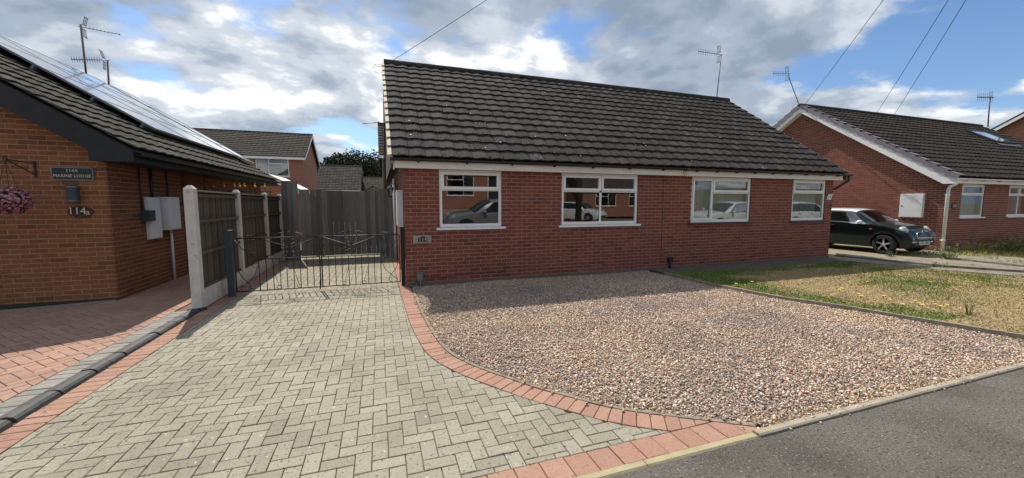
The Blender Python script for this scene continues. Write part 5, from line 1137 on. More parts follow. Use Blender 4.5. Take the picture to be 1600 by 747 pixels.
    for d in doors:
        O, U, Nn, Lw = F[d[0]]; o = np.array(O)+np.array(U)*d[1]-np.array(Nn)*0.08+np.array([0, 0, d[3]+0.005]); wd_, ht = d[2]-d[1], d[4]-d[3]; b = MB(); b.obox(o, np.array(U)*wd_, -np.array(Nn)*0.04, (0, 0, ht)); dd = b.build('door', d[5], t)
        b = MB()
        for i in range(4): b.obox(o+np.array(U)*0.08+np.array(Nn)*0.0005+np.array([0, 0, 0.08+i*(ht-0.1)/4]), np.array(U)*(wd_-0.16), np.array(Nn)*0.014, (0, 0, (ht-0.1)/4-0.06))
        b.build('panel', d[5], dd)
        b = MB(); b.obox(o+np.array(U)*(-0.07)+np.array(Nn)*0.085, np.array(U)*0.066, np.array(Nn)*0.02, (0, 0, ht+0.07)); b.obox(o+np.array(U)*(wd_+0.004)+np.array(Nn)*0.085, np.array(U)*0.066, np.array(Nn)*0.02, (0, 0, ht+0.07)); b.build('door_frame', 'white_upvc', t)
    return t
house('two_storey_house', 'two-storey brick house with brown tiled roof behind the solar panels', -19, -5.0, 31, 38, 4.95, 6.95, 'x', wins=[('S', 11.15, 13.15, 3.45, 4.72), ('S', 3.0, 5.0, 3.45, 4.72)])
house('garage_roof_house', 'low house with dark grey roof seen beside the two-storey house', -5.7, -1.9, 43, 51, 3.1, 5.7, 'x', tile=('tile_grey', True), wins=[('S', 0.7, 1.7, 1.4, 2.7), ('S', 2.2, 3.2, 1.4, 2.7)])
house('distant_bungalow', 'distant low house with plain grey roof in front of the trees', -1.5, 7, 47, 54, 2.9, 4.7, 'x', tile=('tile_brown', True), wins=[('S', 1.0, 2.2, 1.4, 2.5)])
house('rear_house', 'far house with dark hanging tiles seen just past the bungalow gable', 0.35, 9, 27, 33, 4.9, 7.3, 'x', wallm='tile_brown', tile=('tile_brown', True))
house('garden_room', 'red brick garden building with white verge boards behind the board screen', -6.9, -3.0, 21.5, 25, 1.9, 2.95, 'y', tile=('cream_paint', False), over=0.12)
house('garden_shed', 'small timber shed with low pitched roof behind the grey gate', -0.95, 0.55, 20, 22.5, 1.95, 2.42, 'y', tile=('wood_grey', False), wallm='wood_edge', fascia='wood_grey', over=0.12)
house('end_house', 'brick house with white barge board at the far right edge', 36.5, 46, 1.5, 18.0, 3.4, 8.6, 'x', tile=('tile_brown', False), over=0.35)
# houses across the road (seen only in the window glass)
house('opposite_house', 'brick house across the road with a dark garage door', 4, 15.5, -23, -15.5, 2.7, 5.4, 'x', tile=('tile_brown', False), wins=[('N', 1.0, 3.0, 1.0, 2.3), ('N', 8.2, 10.4, 1.0, 2.3)], doors=[('N', 4.2, 7.0, 0.0, 2.2, 'garage_door')])
house('opposite_house', 'brick house across the road with white bow windows', 17.5, 30, -23.5, -16, 2.7, 5.6, 'x', tile=('tile_grey', False), wins=[('N', 1.0, 3.4, 0.9, 2.3), ('N', 5.4, 7.6, 1.0, 2.3), ('N', 9.0, 11.2, 1.0, 2.3)], doors=[('N', 3.9, 4.8, 0.0, 2.1, 'car_white')])
house('opposite_house', 'brick house across the road facing the solar-panelled house', -10, 1.5, -23, -15.5, 2.7, 5.4, 'x', tile=('tile_brown', False), wins=[('N', 1.0, 3.0, 1.0, 2.3), ('N', 6.2, 8.4, 1.0, 2.3)], doors=[('N', 4.2, 5.1, 0.0, 2.1, 'garage_door')])
sheet('opposite_forecourt', [(3, -15.5), (16.5, -15.5), (16.5, -9.4), (3, -9.4)], -0.03, 'paver_old')

# ================================================================ CARS
def interp(tab, x): a = np.array(tab); return float(np.interp(x, a[:, 0], a[:, 1]))
def smooth_tab(tab, x):                                   # monotone-ish cubic through the key stations
    a = np.array(tab); xs, ys = a[:, 0], a[:, 1]; m = np.gradient(ys, xs); i = int(np.clip(np.searchsorted(xs, x)-1, 0, len(xs)-2)); h = xs[i+1]-xs[i]; t = min(1, max(0, (x-xs[i])/h))
    s = (ys[i+1]-ys[i])/h; m0, m1 = m[i], m[i+1]
    if s == 0: m0 = m1 = 0
    else:
        m0 = s*min(max(m0/s, 0), 2.5); m1 = s*min(max(m1/s, 0), 2.5)
    return (2*t**3-3*t**2+1)*ys[i]+(t**3-2*t**2+t)*h*m0+(-2*t**3+3*t**2)*ys[i+1]+(t**3-t**2)*h*m1
MINI = dict(lo=[(-1.81, .36), (-1.7, .24), (-1.4, .19), (1.4, .19), (1.7, .21), (1.81, .34)],
            belt=[(-1.81, .62), (-1.72, .86), (-1.5, .95), (-.8, .96), (.3, .93), (.95, .90), (1.3, .84), (1.58, .76), (1.74, .66), (1.81, .52)],
            wb=[(-1.81, .60), (-1.7, .74), (-1.4, .82), (-.6, .845), (.9, .845), (1.35, .825), (1.6, .76), (1.74, .68), (1.81, .60)],
            top=[(-1.81, .66), (-1.76, .95), (-1.66, 1.22), (-1.5, 1.34), (-1.2, 1.385), (-.5, 1.41), (.05, 1.395), (.30, 1.35), (.62, 1.16), (.92, .985), (1.05, .955), (1.35, .91), (1.58, .83), (1.74, .71), (1.81, .56)],
            wt=[(-1.81, .52), (-1.66, .58), (-1.5, .62), (-.5, .63), (.3, .61), (.92, .66), (1.1, .68), (1.4, .64), (1.62, .55), (1.81, .42)],
            x0=-1.81, x1=1.81, wheels=(1.22, -1.25), wr=0.305, track=0.845)
def stretch(sp, sx, sw, sz, zr=None):
    o = {}
    for k, v in sp.items():
        if k in ('lo', 'belt', 'top'): o[k] = [(x*sx, z*(sz if z < 1.0 else (zr or sz))) for x, z in v]
        elif k in ('wb', 'wt'): o[k] = [(x*sx, w*sw) for x, w in v]
    o['x0'], o['x1'] = sp['x0']*sx, sp['x1']*sx; o['wheels'] = (sp['wheels'][0]*sx, sp['wheels'][1]*sx); o['wr'] = sp['wr']*1.05; o['track'] = sp['track']*sw; return o
def car(name, label, loc, rotz, sp, paint, roofpaint=None, group=None, mini=False, plate=None, sxs=1.0):
    root = thing(name, label, 'car', loc, group, rotz)
    def pts(x):
        lo, be, wb, tp, wt = (smooth_tab(sp[k], x) for k in ('lo', 'belt', 'wb', 'top', 'wt')); return lo, be, wb, max(tp, be+0.01), wt
    def surf(x, v):                                       # v 0..2 flank, 2..3 glass side, 3..4 roof/bonnet to the centre line
        lo, be, wb, tp, wt = pts(x)
        if v <= 2:
            t = v/2; z = lo+(be-lo)*t; y = wb*(0.90+0.115*math.sin(math.pi*min(1, t*1.02)**0.8*0.62)) if t < 1 else wb*0.985
            y = wb*(0.90+0.10*math.sin(t*math.pi*0.62)/math.sin(math.pi*0.5)) if True else y
        elif v <= 3: t = v-2; z = be+(tp-0.055*min(1, (tp-be)/0.1)-be)*t; y = wb*0.993+(wt-wb*0.993)*t
        else: t = (v-3)*math.pi/2; d = 0.055*min(1, (tp-be)/0.1); z = tp-d+d*math.sin(t)+0.02*(v-3); y = wt*math.cos(t)**0.8 if v < 4 else 0.0
        return np.array([x, y, z])
    n = 64; vs_ = [0, .25, .5, .8, 1.1, 1.4, 1.7, 2, 2.33, 2.66, 3, 3.1, 3.22, 3.4, 3.6, 3.8, 4.0]
    X_ = np.linspace(sp['x0'], sp['x1'], n); V = []; F = []; full = vs_+[-q for q in vs_[-2::-1]]
    for x in X_:
        for q in vs_: V.append(surf(x, q))
        for q in vs_[-2::-1]: p = surf(x, q); V.append(np.array([p[0], -p[1], p[2]]))
    m_ = 2*len(vs_)-1
    for i in range(n-1):
        for j_ in range(m_): k2 = (j_+1) % m_; F.append((i*m_+j_, i*m_+k2, (i+1)*m_+k2, (i+1)*m_+j_))
    F.append(tuple(range(m_))[::-1]); F.append(tuple((n-1)*m_+j_ for j_ in range(m_)))
    b = MB(); b.add(V, F); bo = b.build('body', paint, root, True, world=False, ang=35)
    bm_ = bo.data
    cut = MB()
    for wx in sp['wheels']:
        for sy in (-1, 1): cut.lathe([(sp['wr']+0.055, sy*sp['track']-0.30), (sp['wr']+0.055, sy*sp['track']+0.25)], (wx, 0, sp['wr']), 'Y', 28)
    import bmesh as _bm
    cm = cut.mesh('cut', M['tyre']); q_ = _bm.new(); q_.from_mesh(cm); _bm.ops.recalc_face_normals(q_, faces=q_.faces); q_.to_mesh(cm); q_.free()
    q_ = _bm.new(); q_.from_mesh(bo.data); _bm.ops.recalc_face_normals(q_, faces=q_.faces); q_.to_mesh(bo.data); q_.free()
    co_ = bpy.data.objects.new('cut', cm); COL.objects.link(co_); tmp = bpy.data.objects.new('tmp', bo.data); COL.objects.link(tmp)
    md = tmp.modifiers.new('b', 'BOOLEAN'); md.object = co_; md.operation = 'DIFFERENCE'; md.solver = 'EXACT'
    dg = bpy.context.evaluated_depsgraph_get(); me = bpy.data.meshes.new_from_object(tmp.evaluated_get(dg)); bpy.data.objects.remove(tmp); bpy.data.objects.remove(co_)
    me.materials.clear(); me.materials.append(M[paint]); me.polygons.foreach_set('material_index', [0]*len(me.polygons)); me.shade_smooth(); me.set_sharp_from_angle(angle=rad(35)); bo.data = me; me.name = 'body'
    def patch(nm, x0, x1, v0, v1, m, off=0.006, both=False, parent=root, nx=14, nv=8, xf=None, cross=False):
        """a skin patch lying just outside the body; cross: from one side over the centre line to the other"""
        sides = (1,) if not both else (1, -1)
        for sd_ in sides:
            v = []; f = []; vv = np.linspace(v0, v1, nv)
            cols = [(q, 1) for q in vv]+([(q, -1) for q in vv[-2::-1]] if cross else [])
            for i in range(nx):
                for (q, s2) in cols:
                    a0, a1 = (xf(q) if xf else (x0, x1)); x = a0+(a1-a0)*i/(nx-1); p = surf(x, q); e = 0.004
                    du = surf(x+e, q)-surf(x-e, q); dv = surf(x, min(q+e, 4))-surf(x, max(q-e, 0)); nn = np.cross(du, dv); l_ = np.linalg.norm(nn); nn = nn/l_ if l_ > 1e-9 else np.array([0, 0, 1.0])
                    if nn[1] < 0 and abs(p[1]) > 0.02 and q < 3.5 or (q >= 3.5 and nn[2] < 0): nn = -nn
                    p = p+nn*off; v.append((p[0], p[1]*s2*sd_, p[2]))
            c_ = len(cols)
            for i in range(nx-1):
                for j_ in range(c_-1): f.append((i*c_+j_, i*c_+j_+1, (i+1)*c_+j_+1, (i+1)*c_+j_))
            q2 = MB(); q2.add(v, f); q2.build(nm, m, parent, True, world=False)
    s_ = sxs
    patch('side_window', 0, 0, 2.10, 2.90, 'car_glass', both=True, xf=lambda q: (-0.42*s_, (0.72-0.52*(q-2.1)/0.8)*s_)); patch('side_window', 0, 0, 2.10, 2.90, 'car_glass', both=True, xf=lambda q: ((-1.45+0.06*(q-2.1))*s_, -0.52*s_))
    patch('windscreen', 0.36*s_, 0.90*s_, 3.04, 4.0, 'car_glass', cross=True, nx=10); patch('rear_window', -1.70*s_, -1.56*s_, 3.1, 4.0, 'car_glass', cross=True, nx=8)
    # black pillars and screen edge, with the cabin's shade painted black behind the glass
    patch('pillar_and_shade', 0, 0, 2.04, 2.97, 'black_paint', off=0.003, both=True, xf=lambda q: ((-1.56+0.05*(q-2.1))*s_, (0.80-0.52*(q-2.1)/0.8)*s_), nx=24)
    patch('surround_and_shade', 0.33*s_, 0.93*s_, 3.01, 4.0, 'black_paint', off=0.003, cross=True, nx=12)
    for xd in (0.78*s_, -0.50*s_): patch('door_gap', xd, xd+0.009, 0.25, 2.0, 'black_paint', off=0.002, both=True, nx=2, nv=14)
    if roofpaint: patch('roof', -1.62*s_, 0.31*s_, 3.0, 4.0, roofpaint, off=0.009, cross=True, nx=20)
    lo_, hi_ = smooth_tab(sp['lo'], 0), 0.3
    for wx in sp['wheels']:
        for sy in (-1, 1):
            R_, yc = sp['wr'], sy*(sp['track']-0.10); b = MB(); hw = 0.095
            b.lathe([(R_*0.62, -hw), (R_*0.9, -hw), (R_*0.98, -hw*0.75), (R_, -hw*0.4), (R_, hw*0.4), (R_*0.98, hw*0.75), (R_*0.9, hw), (R_*0.62, hw)], (wx, yc, R_), 'Y', 28, cap=False); wh = b.build('wheel', 'tyre', root, True, world=False, ang=40)
            b = MB(); yo_ = yc+sy*hw*0.72
            b.lathe([(R_*0.73, -0.02), (R_*0.73, 0.024), (R_*0.66, 0.02), (R_*0.66, -0.02), (R_*0.73, -0.02)], (wx, yo_, R_), 'Y', 28, cap=False)
            for k_ in range(5):
                a = k_*2*math.pi/5+0.3; c_, s2 = math.cos(a), math.sin(a); nx_, nz_ = -s2, c_; ra, rb, wa, wb2 = R_*0.10, R_*0.68, R_*0.075, R_*0.05
                b.prism([(wx+c_*ra+nx_*wa, yo_-0.012, R_+s2*ra+nz_*wa), (wx+c_*rb+nx_*wb2, yo_-0.012, R_+s2*rb+nz_*wb2), (wx+c_*rb-nx_*wb2, yo_-0.012, R_+s2*rb-nz_*wb2), (wx+c_*ra-nx_*wa, yo_-0.012, R_+s2*ra-nz_*wa)], (0, 0.028, 0))
            b.lathe([(R_*0.16, -0.02), (R_*0.16, 0.02), (R_*0.1, 0.026)], (wx, yo_, R_), 'Y', 14); b.build('rim', 'alloy', wh, False, world=False)
            b = MB(); b.lathe([(R_*0.6, -0.03), (R_*0.05, -0.03)], (wx, yo_-sy*0.03, R_), 'Y', 20); b.build('brake_disc', 'black_iron', wh, world=False)
            b = MB(); yb = sy*(sp['track']-0.28); b.lathe([(sp['wr']+0.05, min(yb, yb+sy*0.2)), (sp['wr']+0.05, max(yb, yb+sy*0.2))], (wx, 0, R_), 'Y', 24); 
            if mini:
                # black arch moulding following the body side
                b2 = MB(); v = []; f = []; na = 22
                for i in range(na+1):
                    a = math.pi*(-0.06+1.12*i/na)
                    for rr_ in (sp['wr']+0.05, sp['wr']+0.115):
                        x_, z_ = wx+rr_*math.cos(a), R_+rr_*math.sin(a); z_ = max(z_, 0.18); lo2, be2, wb2, tp2, wt2 = pts(min(max(x_, sp['x0']), sp['x1'])); tt = min(1, max(0, (z_-lo2)/(be2-lo2))); p = surf(min(max(x_, sp['x0']), sp['x1']), 2*tt); v.append((x_, sy*(p[1]+0.014), z_))
                f = [(2*i, 2*i+1, 2*i+3, 2*i+2) for i in range(na)]; b2.add(v, f); b2.build('arch_trim', 'black_plastic', root, True, world=False)
    for sy in (-1, 1):                                    # mirrors, handles, lamps
        p = surf(0.62*s_, 2.1); b = MB(); k0 = len(b.v); b.lathe([(0.01, -0.05), (0.06, -0.04), (0.078, 0.0), (0.06, 0.05), (0.02, 0.07)], (0, 0, 0), 'X', 12); b.v = [(0.60*s_+v[0]*1.1, sy*(p[1]+0.13)+v[1]*1.15, p[2]+0.045+v[2]*0.85) for v in b.v]
        b.tube([(0.6*s_, sy*(p[1]-0.03), p[2]), (0.60*s_, sy*(p[1]+0.09), p[2]+0.03)], 0.018, 6); b.build('mirror', roofpaint or paint, root, True, world=False)
        for hx in ((-0.28,) if mini else (-0.28, -1.05)):
            p = surf(hx*s_, 1.75); b = MB(); b.box((hx*s_-0.09, sy*(p[1]+0.004), p[2]-0.012), (hx*s_+0.09, sy*(p[1]+0.03), p[2]+0.014)); b.build('handle', 'chrome', root, world=False)
        xh = sp['x1']-0.20; lo2, be2, wb2, tp2, wt2 = pts(xh); b = MB(); dirn = Vector((0.80, sy*0.42, 0.43)).normalized(); u = Vector((0, 0, 1)).cross(dirn).normalized(); w2 = dirn.cross(u); c_ = Vector((xh, sy*wb2*0.80, be2+0.005))
        for (rr_, hh) in ((1.0, -0.05), (1.0, 0.0), (0.8, 0.03), (0.4, 0.048), (0.02, 0.053)):
            for q in range(18): a = q*2*math.pi/18; b.v.append(tuple(c_+dirn*hh+u*(0.115*rr_*math.cos(a))+w2*(0.15*rr_*math.sin(a))))
        b.f = [(i*18+q, i*18+(q+1) % 18, (i+1)*18+(q+1) % 18, (i+1)*18+q) for i in range(4) for q in range(18)]; b.r = [0]*len(b.f); b.build('headlight', 'headlamp', root, True, world=False)
        xr = sp['x0']+0.12; lo2, be2, wb2, tp2, wt2 = pts(xr); b = MB(); b.lathe([(0.02, -0.06), (0.09, -0.05), (0.10, 0.0), (0.05, 0.03)], (xr-0.02, sy*wb2*0.93, be2-0.08), 'X', 12); b.build('tail_light', 'red_lens', root, True, world=False)
        p = surf(0.86*s_, 1.62); b = MB(); b.box((0.83*s_, sy*(p[1]+0.0), p[2]-0.012), (0.91*s_, sy*(p[1]+0.012), p[2]+0.012)); b.build('indicator', 'orange_lens', root, world=False)
        if mini: patch('belt_trim', -1.6, 0.72, 2.0, 2.06, 'chrome', off=0.009, both=(sy == 1), nx=20, nv=3) if sy == 1 else None
    # nose
    xf_ = sp['x1']; b = MB(); b.prism([(xf_+0.005, -0.50, 0.30), (xf_+0.012, -0.50, 0.48), (xf_+0.012, 0.50, 0.48), (xf_+0.005, 0.50, 0.30)], (-0.06, 0, 0)); b.build('bumper', 'black_plastic', root, world=False)
    gz0, gz1 = (0.55, 0.66) if mini else (0.42, 0.60)
    b = MB(); b.prism([(xf_+0.008, -0.36, gz0), (xf_-0.05, -0.30, gz1+0.03), (xf_-0.05, 0.30, gz1+0.03), (xf_+0.008, 0.36, gz0)], (-0.05, 0, 0)); gl_ = b.build('grille', 'black_paint', root, world=False)
    b = MB(); fr_ = [(xf_+0.012, -0.38, gz0-0.01), (xf_-0.045, -0.31, gz1+0.045), (xf_-0.045, 0.31, gz1+0.045), (xf_+0.012, 0.38, gz0-0.01), (xf_+0.012, -0.38, gz0-0.01)]; b.tube(fr_, 0.012, 6); b.build('surround', 'chrome', gl_, True, world=False)
    if mini:
        for sy in (-1, 1): b = MB(); b.tube([(xf_+0.018, sy*0.30, 0.41), (xf_-0.01, sy*0.56, 0.41)], 0.018, 8); b.build('bumper_strip', 'chrome', root, True, world=False)
        b = MB(); b.tube([(xf_+0.02, -0.36, 0.505), (xf_+0.02, 0.36, 0.505)], 0.018, 8); b.build('bumper_strip', 'metal_grey', root, True, world=False)
        for sy in (-1, 1): b = MB(); b.lathe([(0.045, -0.03), (0.045, 0.012), (0.02, 0.02)], (xf_-0.0, sy*0.53, 0.50), 'X', 12); b.build('fog_light', 'metal_grey', root, True, world=False)
        b = MB(); b.lathe([(0.03, 0.0), (0.015, 0.012)], (xf_-0.06, 0, 0.735), 'X', 10); b.build('badge', 'chrome', root, True, world=False)
    if plate:
        b = MB(); b.box((xf_+0.014, -0.26, 0.325), (xf_+0.024, 0.26, 0.435)); pl = b.build('number_plate', 'plate_white', root, world=False)
        for part_, yq in zip(plate.split(), (-0.115, 0.13)): text_part('characters', part_, 0.125, 'letter_dark', pl, (xf_+0.026, yq, 0.383), (0, 1, 0), (0, 0, 1), spacing=1.0, sx=0.82, world=False)
    return root
car('compact_car', 'dark green compact car with white roof parked between the two houses', (15.86, 8.95, 0.0), rad(-90), MINI, 'car_green', 'car_white', mini=True, plate='CK51 BNC')
HATCH = stretch(MINI, 1.20, 1.04, 0.98, 1.03)
car('parked_car', 'grey hatchback parked on the road, reflected in the leftmost bungalow window', (4.75, -0.75, -0.105), rad(180), HATCH, 'car_grey', sxs=1.2, group='cars reflected in the windows')
car('parked_car', 'white car parked by the kerb, reflected in the wider curtained window', (17.6, -0.52, -0.105), rad(180), HATCH, 'car_white', sxs=1.2, group='cars reflected in the windows')
car('parked_car', 'white car parked by the kerb, reflected in the narrow curtained window', (23.0, -0.55, -0.105), rad(0), HATCH, 'car_white', sxs=1.2, group='cars reflected in the windows')
car('parked_car', 'white car on the forecourt across the road, reflected in the double window', (14.6, -11.6, -0.025), rad(62), HATCH, 'car_white', sxs=1.2, group='cars reflected in the windows')

# ================================================================ AERIALS, WIRES
def aerial(label, base, top, boom_a, boom_b, nel, elen=0.22, m='aerial_metal', reflector=True, boomr=0.011, poler=0.018, bend=None):
    """mast from base to top, boom between two points, short elements across it"""
    t = thing('aerial', label, 'aerial', tuple(base), 'television aerials on the roofs'); base, top, A_, B_ = (np.array(q, float) for q in (base, top, boom_a, boom_b))
    MB().tube([base]+([bend] if bend is not None else [])+[top], poler, 6).build('mast', 'aerial_pole', t, True); MB().tube([A_, B_], boomr, 5).build('boom', m, t, True)
    d = (B_-A_)/np.linalg.norm(B_-A_); v = np.array([0, 0, 1.0]); hz = np.cross(d, v); hz /= np.linalg.norm(hz); up = np.cross(hz, d); el = up
    b = MB()
    for i in range(nel): p = A_+(B_-A_)*(0.02+0.72*i/max(1, nel-1)); b.tube([p-el*elen/2, p+el*elen/2], 0.006, 4)
    if b.v: b.build('elements', m, t)
    if reflector:
        b = MB(); p = A_+(B_-A_)*0.86
        for q in (-1, 1):
            for k in range(3): b.tube([p+hz*(k-1)*0.06+up*q*0.05, p+hz*(k-1)*0.06+up*q*0.30-d*0.04], 0.008, 4)
            b.tube([p+hz*-0.08+up*q*0.28-d*0.04, p+hz*0.08+up*q*0.28-d*0.04], 0.008, 4); b.tube([p+hz*-0.08+up*q*0.06, p+hz*0.08+up*q*0.06], 0.008, 4)
        b.build('reflector', m, t)
    return t
xr = -8.2; b1 = atx(135, 118, xr); t1 = atx(126, 38, xr)
aerial('tall aerial mast with a long thin boom on the solar-panelled house', b1-np.array([0, 0, 0.12]), t1, aty(188, 54, t1[1]), aty(122, 41, t1[1]), 9, 0.05, reflector=True, poler=0.026)
b2 = atx(170, 137, xr); t2 = atx(168, 94, xr); aerial('shorter aerial with many upright elements on the solar-panelled house', b2-np.array([0, 0, 0.12]), t2, aty(111, 93, t2[1]), aty(171, 94, t2[1]), 12, 0.18, poler=0.026, boomr=0.014)
mb_ = (12.1, RY, RZ); tb = aty(1127, 86, RY); aerial('aerial on the right end of the long bungalow roof', (12.03, RY, RZ), tb, aty(1091, 80, RY), aty(1129, 86, RY), 9, 0.20)
ra = (RT0+0.1, RRY, RRZ); kx = aty(1233, 122, RRY); aerial('aerial on a kinked mast at the gable of the right-hand house', (RT0+0.02, RRY, RRZ-0.1), aty(1232, 113, RRY), aty(1208, 115, RRY), aty(1234, 115, RRY), 8, 0.22, bend=kx, m='metal_grey')
eb_ = aty(1544, 194, RRY); aerial('aerial at the far end of the right-hand roof near the skylight', (eb_[0], RRY, RRZ), aty(1547, 150, RRY), aty(1527, 152, RRY), aty(1552, 152, RRY), 7, 0.45, poler=0.03, boomr=0.03)
fb_ = aty(585, 213, 30.0); aerial('thin distant aerial seen left of the bungalow gable', (fb_[0]+0.35, 30.0, 7.4), aty(584, 192, 30.0), aty(567, 193, 30.0), aty(588, 192, 30.0), 4, 0.12, reflector=False, poler=0.03, boomr=0.025)
# service wires run to a pole just outside the picture
PT = np.array([7.45, 1.62, 7.95]); pole = thing('telegraph_pole', 'wooden telegraph pole on the pavement outside the picture', 'pole', (7.45, 1.62, 0))
MB().tube([(7.45, 1.62, 0), (7.45, 1.62, 8.2)], [0.13, 0.10], 12).build('shaft', 'pole_wood', pole, True); MB().box((6.95, 1.56, 7.75), (7.95, 1.68, 7.85)).build('crossarm', 'pole_wood', pole)
def wire(A_, sag, label, off, r=0.0065):
    A_ = np.array(A_, float); B_ = PT+np.array(off); P = [A_+(B_-A_)*t-np.array([0, 0, sag*4*t*(1-t)]) for t in np.linspace(0, 1, 22)]
    MB().tube(P, r, 5).build('overhead_wire', 'wire_black', None, True, label=label, cat='wire', group='overhead service wires')
wire((TX0+0.02, RY-0.1, RZ-0.12), 0.12, 'overhead wire running up from the left end of the bungalow ridge', (-0.1, 0, 0))
MB().tube([(TX0-0.02-0.13*(1-math.cos(a)), RY-0.1, RZ-0.22+0.12*math.sin(a)) for a in np.linspace(-2.6, 3.0, 18)]+[(TX0+0.02, RY-0.1, RZ-0.12)], 0.006, 5).build('cable_loop', 'wire_black', None, True, label='small loop of black cable at the left end of the bungalow ridge', cat='cable')
wire((RT0+0.3, RRY, RRZ+0.05), 0.10, 'overhead wire reaching the gable of the right-hand house', (0, 0, 0), 0.008)
w3 = aty(1370, 170, RRY); wire((w3[0], RRY, RRZ+0.03), 0.08, 'overhead wire to the middle of the right-hand roof, left of its pair', (0.12, 0, 0), 0.008)
w4 = aty(1397, 175, RRY); wire((w4[0], RRY, RRZ+0.03), 0.08, 'overhead wire to the middle of the right-hand roof, right of its pair', (0.3, 0, 0), 0.008)

# ================================================================ TREES AND PLANTS
def tree(label, x, y, h, r, seed, group='trees behind the far houses'):
    rr_ = random.Random(seed); t = thing('tree', label, 'tree', (x, y, -0.16), group); b = MB(); th = h*0.45
    b.tube([(x, y, -0.16), (x+0.1, y, th*0.6), (x, y+0.1, th)], [0.32, 0.25, 0.18], 8)
    cl = []
    for k in range(26):
        a = rr_.uniform(0, 6.28); e = rr_.uniform(-0.5, 1.35); q = rr_.uniform(0.45, 0.95); c = (x+math.cos(a)*math.cos(e)*r*q, y+math.sin(a)*math.cos(e)*r*q, h*0.62+math.sin(e)*h*0.33*q); cl.append((c, rr_.uniform(0.22, 0.36)*r))
        if k % 2 == 0: b.tube([(x, y, th*0.8), ((x+c[0])/2, (y+c[1])/2, (th+c[2])/2), c], [0.12, 0.07, 0.03], 5)
    b.build('trunk', 'bark', t)
    n = 9000; V = np.zeros((n, 4, 3)); ci_ = rng.integers(0, len(cl), n); cc = np.array([c for c, _ in cl])[ci_]; rd = np.array([q for _, q in cl])[ci_]
    d = rng.normal(size=(n, 3)); d /= np.linalg.norm(d, axis=1)[:, None]; p = cc+d*(rd*rng.uniform(0.55, 1.12, n))[:, None]
    R3 = rots(n); s = rng.uniform(0.09, 0.20, n)[:, None]; u, v = R3[:, :, 0]*s, R3[:, :, 1]*s*0.7
    V = np.stack([p+u, p+v, p-u, p-v], 1).reshape(-1, 3); F = np.arange(4*n).reshape(n, 4)
    me = fast_mesh('crown', V, F, 'leaf_dark', smooth=False); me.attributes.new('rnd', 'FLOAT', 'FACE').data.foreach_set('value', rng.random(n).astype(np.float32))
    o = bpy.data.objects.new('crown', me); link(o, t)
for k, (pxx, top, yy, r_, lb) in enumerate(((517, 247, 66, 2.6, 'smaller dark tree beside the two-storey house'), (533, 243, 70, 2.8, 'dark tree between the two-storey house and the big tree'), (562, 239, 66, 4.4, 'big dark rounded tree left of the bungalow gable'), (588, 250, 70, 4.0, 'dark tree partly hidden by the bungalow gable'))):
    P_ = aty(pxx, top, yy); tree(lb, P_[0], yy, P_[2]+0.4, r_, 20+k)
def leafplant(name, label, x, y, z, h, sp_, n, m, cat='plant', group=None, wide=0.012, flower=None, fm=None, lean=0.5, parent=None):
    t = thing(name, label, cat, (x, y, z), group); b = MB(); f = MB()
    for i in range(n):
        a = random.uniform(0, 6.28); r0 = random.uniform(0, sp_*0.3); hh = h*random.uniform(0.55, 1.0); ln = random.uniform(0.1, lean)*hh; p0 = Vector((x+math.cos(a)*r0, y+math.sin(a)*r0, z)); p1 = p0+Vector((math.cos(a)*ln, math.sin(a)*ln, hh)); b.tube([p0, (p0+p1)/2+Vector((0, 0, 0.05*hh)), p1], [0.004, 0.003, 0.002], 4, random.random(), caps=False)
        for k in range(7):
            q = random.uniform(0.15, 1.0); c = p0.lerp(p1, q); aa = random.uniform(0, 6.28); d = Vector((math.cos(aa), math.sin(aa), random.uniform(-0.2, 0.7))).normalized(); s = Vector((-d.y, d.x, 0)).normalized()*wide*random.uniform(0.6, 1.2); L2 = wide*random.uniform(2.2, 4.0)
            b.add([c, c+d*L2*0.5+s, c+d*L2, c+d*L2*0.5-s], [(0, 1, 2, 3)], random.random())
        if flower and random.random() < flower:
            for k in range(5): aa = k*1.257; f.add([p1, p1+Vector((math.cos(aa-.4)*0.018, math.sin(aa-.4)*0.018, 0.006)), p1+Vector((math.cos(aa)*0.028, math.sin(aa)*0.028, 0.002)), p1+Vector((math.cos(aa+.4)*0.018, math.sin(aa+.4)*0.018, 0.006))], [(0, 1, 2, 3)])
    b.build('foliage', m, t)
    if f.v: f.build('flowers', fm, t)
    return t
q = g(1513, 492, 0.045); leafplant('tall_weed', 'tall spindly green weed standing in the dry lawn near its edge', q[0], q[1], 0.045, 0.24, 0.10, 9, 'leaf_green', wide=0.008)
q = g(1470, 404); leafplant('weed_clump', 'bushy weed clump at the foot of the white drainpipe', q[0]+0.1, q[1]-0.1, -0.01, 0.42, 0.5, 34, 'leaf_green', wide=0.016, flower=0.25, fm='flower_white', lean=0.8)
q = g(1466, 419); leafplant('weed_clump', 'low dark weed clump between two concrete strips', q[0], q[1], -0.01, 0.16, 0.4, 26, 'leaf_green', wide=0.014, lean=1.0)
q = g(1382, 399); leafplant('weed_clump', 'tuft of weeds in front of the green car front wheel', q[0]-0.05, q[1]-0.15, -0.01, 0.16, 0.4, 20, 'leaf_green', wide=0.012, lean=0.9)
bedr = sheet('house_bed', [(18.0, 7.57), (30, 7.57), (30, 5.9), (20.5, 5.9), (18.0, 6.9)], 0.012, 'soil', th=0.03)
lbs = ['rambling weeds with yellow heads below the right-hand house number', 'flowering weeds below the left window of the right-hand house', 'purple flowering plants against the right-hand house wall', 'straggly weeds with pale heads below the right-hand house wall', 'flowering weeds at the right end of the house bed', 'yellow flowering weeds at the front of the house bed', 'low grassy weeds at the near corner of the house bed']
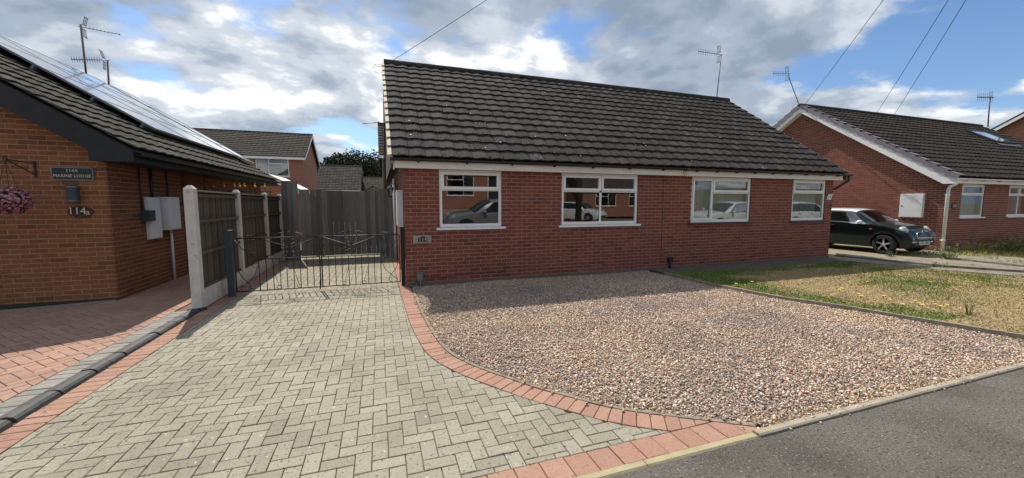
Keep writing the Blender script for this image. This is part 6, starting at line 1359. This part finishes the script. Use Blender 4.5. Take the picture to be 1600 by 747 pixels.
for k, (x, y, h, m, fm) in enumerate(((18.5, 7.1, 0.40, 'leaf_straw', 'flower_yellow'), (19.6, 7.1, 0.42, 'leaf_green', 'flower_white'), (20.6, 7.25, 0.5, 'leaf_green', 'flower_purple'), (21.8, 7.1, 0.44, 'leaf_straw', 'flower_white'), (23.2, 7.0, 0.42, 'leaf_green', 'flower_yellow'), (20.9, 6.4, 0.26, 'leaf_green', 'flower_yellow'), (19.4, 6.6, 0.24, 'leaf_green', 'flower_yellow'))):
    leafplant('flower_clump', lbs[k], x, y, 0.012, h, 1.7, 60, m, wide=0.016, flower=0.4, fm=fm, lean=1.1, group='weeds in the house bed')
n = 22000; P = np.stack([rng.uniform(15.0, 30, n), rng.uniform(3.5, 7.55, n), np.full(n, -0.008)], 1); P = P[(P[:, 0] > 17.9) & (P[:, 1] > 5.6) | (vnoise(P[:, 0], P[:, 1], 1.5, 3) > 0.62)]
ys_ = (rng.random((len(P), 1)) < 0.5); cg = np.where(ys_, np.array([[0.26, 0.29, 0.045]]), np.array([[0.44, 0.37, 0.14]]))*rng.uniform(0.6, 1.2, (len(P), 1))
o = bpy.data.objects.new('drive_weeds', blades(P, 0.05, 0.16, 0.006, cg, 'drive_weeds', 1.4)); link(o); tag(o, 'yellowing grass and weeds growing in the side drive', 'grass', kind='stuff')
# dandelions in the lawn
b = MB()
for k in range(12): a = k*math.pi/6; b.add([(0, 0, 0.012), (0.018*math.cos(a-.25), 0.018*math.sin(a-.25), 0.016), (0.026*math.cos(a), 0.026*math.sin(a), 0.012), (0.018*math.cos(a+.25), 0.018*math.sin(a+.25), 0.016)], [(0, 1, 2, 3)])
fl = b.mesh('petals', M['flower_yellow']); b = MB(); b.tube([(0, 0, -0.05), (0.002, 0, 0.013)], 0.0025, 4); fs = b.mesh('stalk', M['leaf_green'])
spots = [(1355, 440), (1312, 452), (1316, 455), (1342, 459), (1345, 462), (1430, 470), (1436, 473), (1441, 476), (1462, 475), (1470, 478), (1480, 476), (1520, 440), (1526, 439), (1532, 440), (1490, 449), (1500, 448), (1315, 450), (1380, 462), (1410, 475), (1453, 440), (1555, 443), (1300, 461), (1390, 468), (1150, 443), (1175, 440)]
for (x, y) in spots:
    q = g(x, y, 0.1); t = thing('dandelion', 'small yellow dandelion flower in the patchy front lawn', 'flower', (q[0], q[1], 0.09), 'dandelions in the lawn'); s = random.uniform(0.9, 1.5); t.scale = (s, s, 1)
    for nm, me in (('petals', fl), ('stalk', fs)): o = bpy.data.objects.new(nm, me); link(o, t, world=False)
# a few dry leaves and crumbs lying on the paving
b = MB()
for i in range(150):
    x, y = random.uniform(-2.3, 1.6), random.uniform(2.2, 7.4)
    if random.random() < 0.5: x, y = -2.53+abs(random.gauss(0, 0.04)), random.uniform(2.6, 6.6)
    s = random.uniform(0.005, 0.014); a = random.uniform(0, 6.28); z = 0.007; c_, s_2 = math.cos(a)*s, math.sin(a)*s
    b.add([(x+c_, y+s_2, z), (x-s_2*0.5, y+c_*0.5, z+s*0.5), (x-c_, y-s_2, z+0.001), (x+s_2*0.5, y-c_*0.5, z+s*0.2)], [(0, 1, 2, 3)], random.random())
b.build('leaf_litter', 'leaf_straw', None, label='few dry leaf scraps lying on the block paving', cat='leaves', kind='stuff')
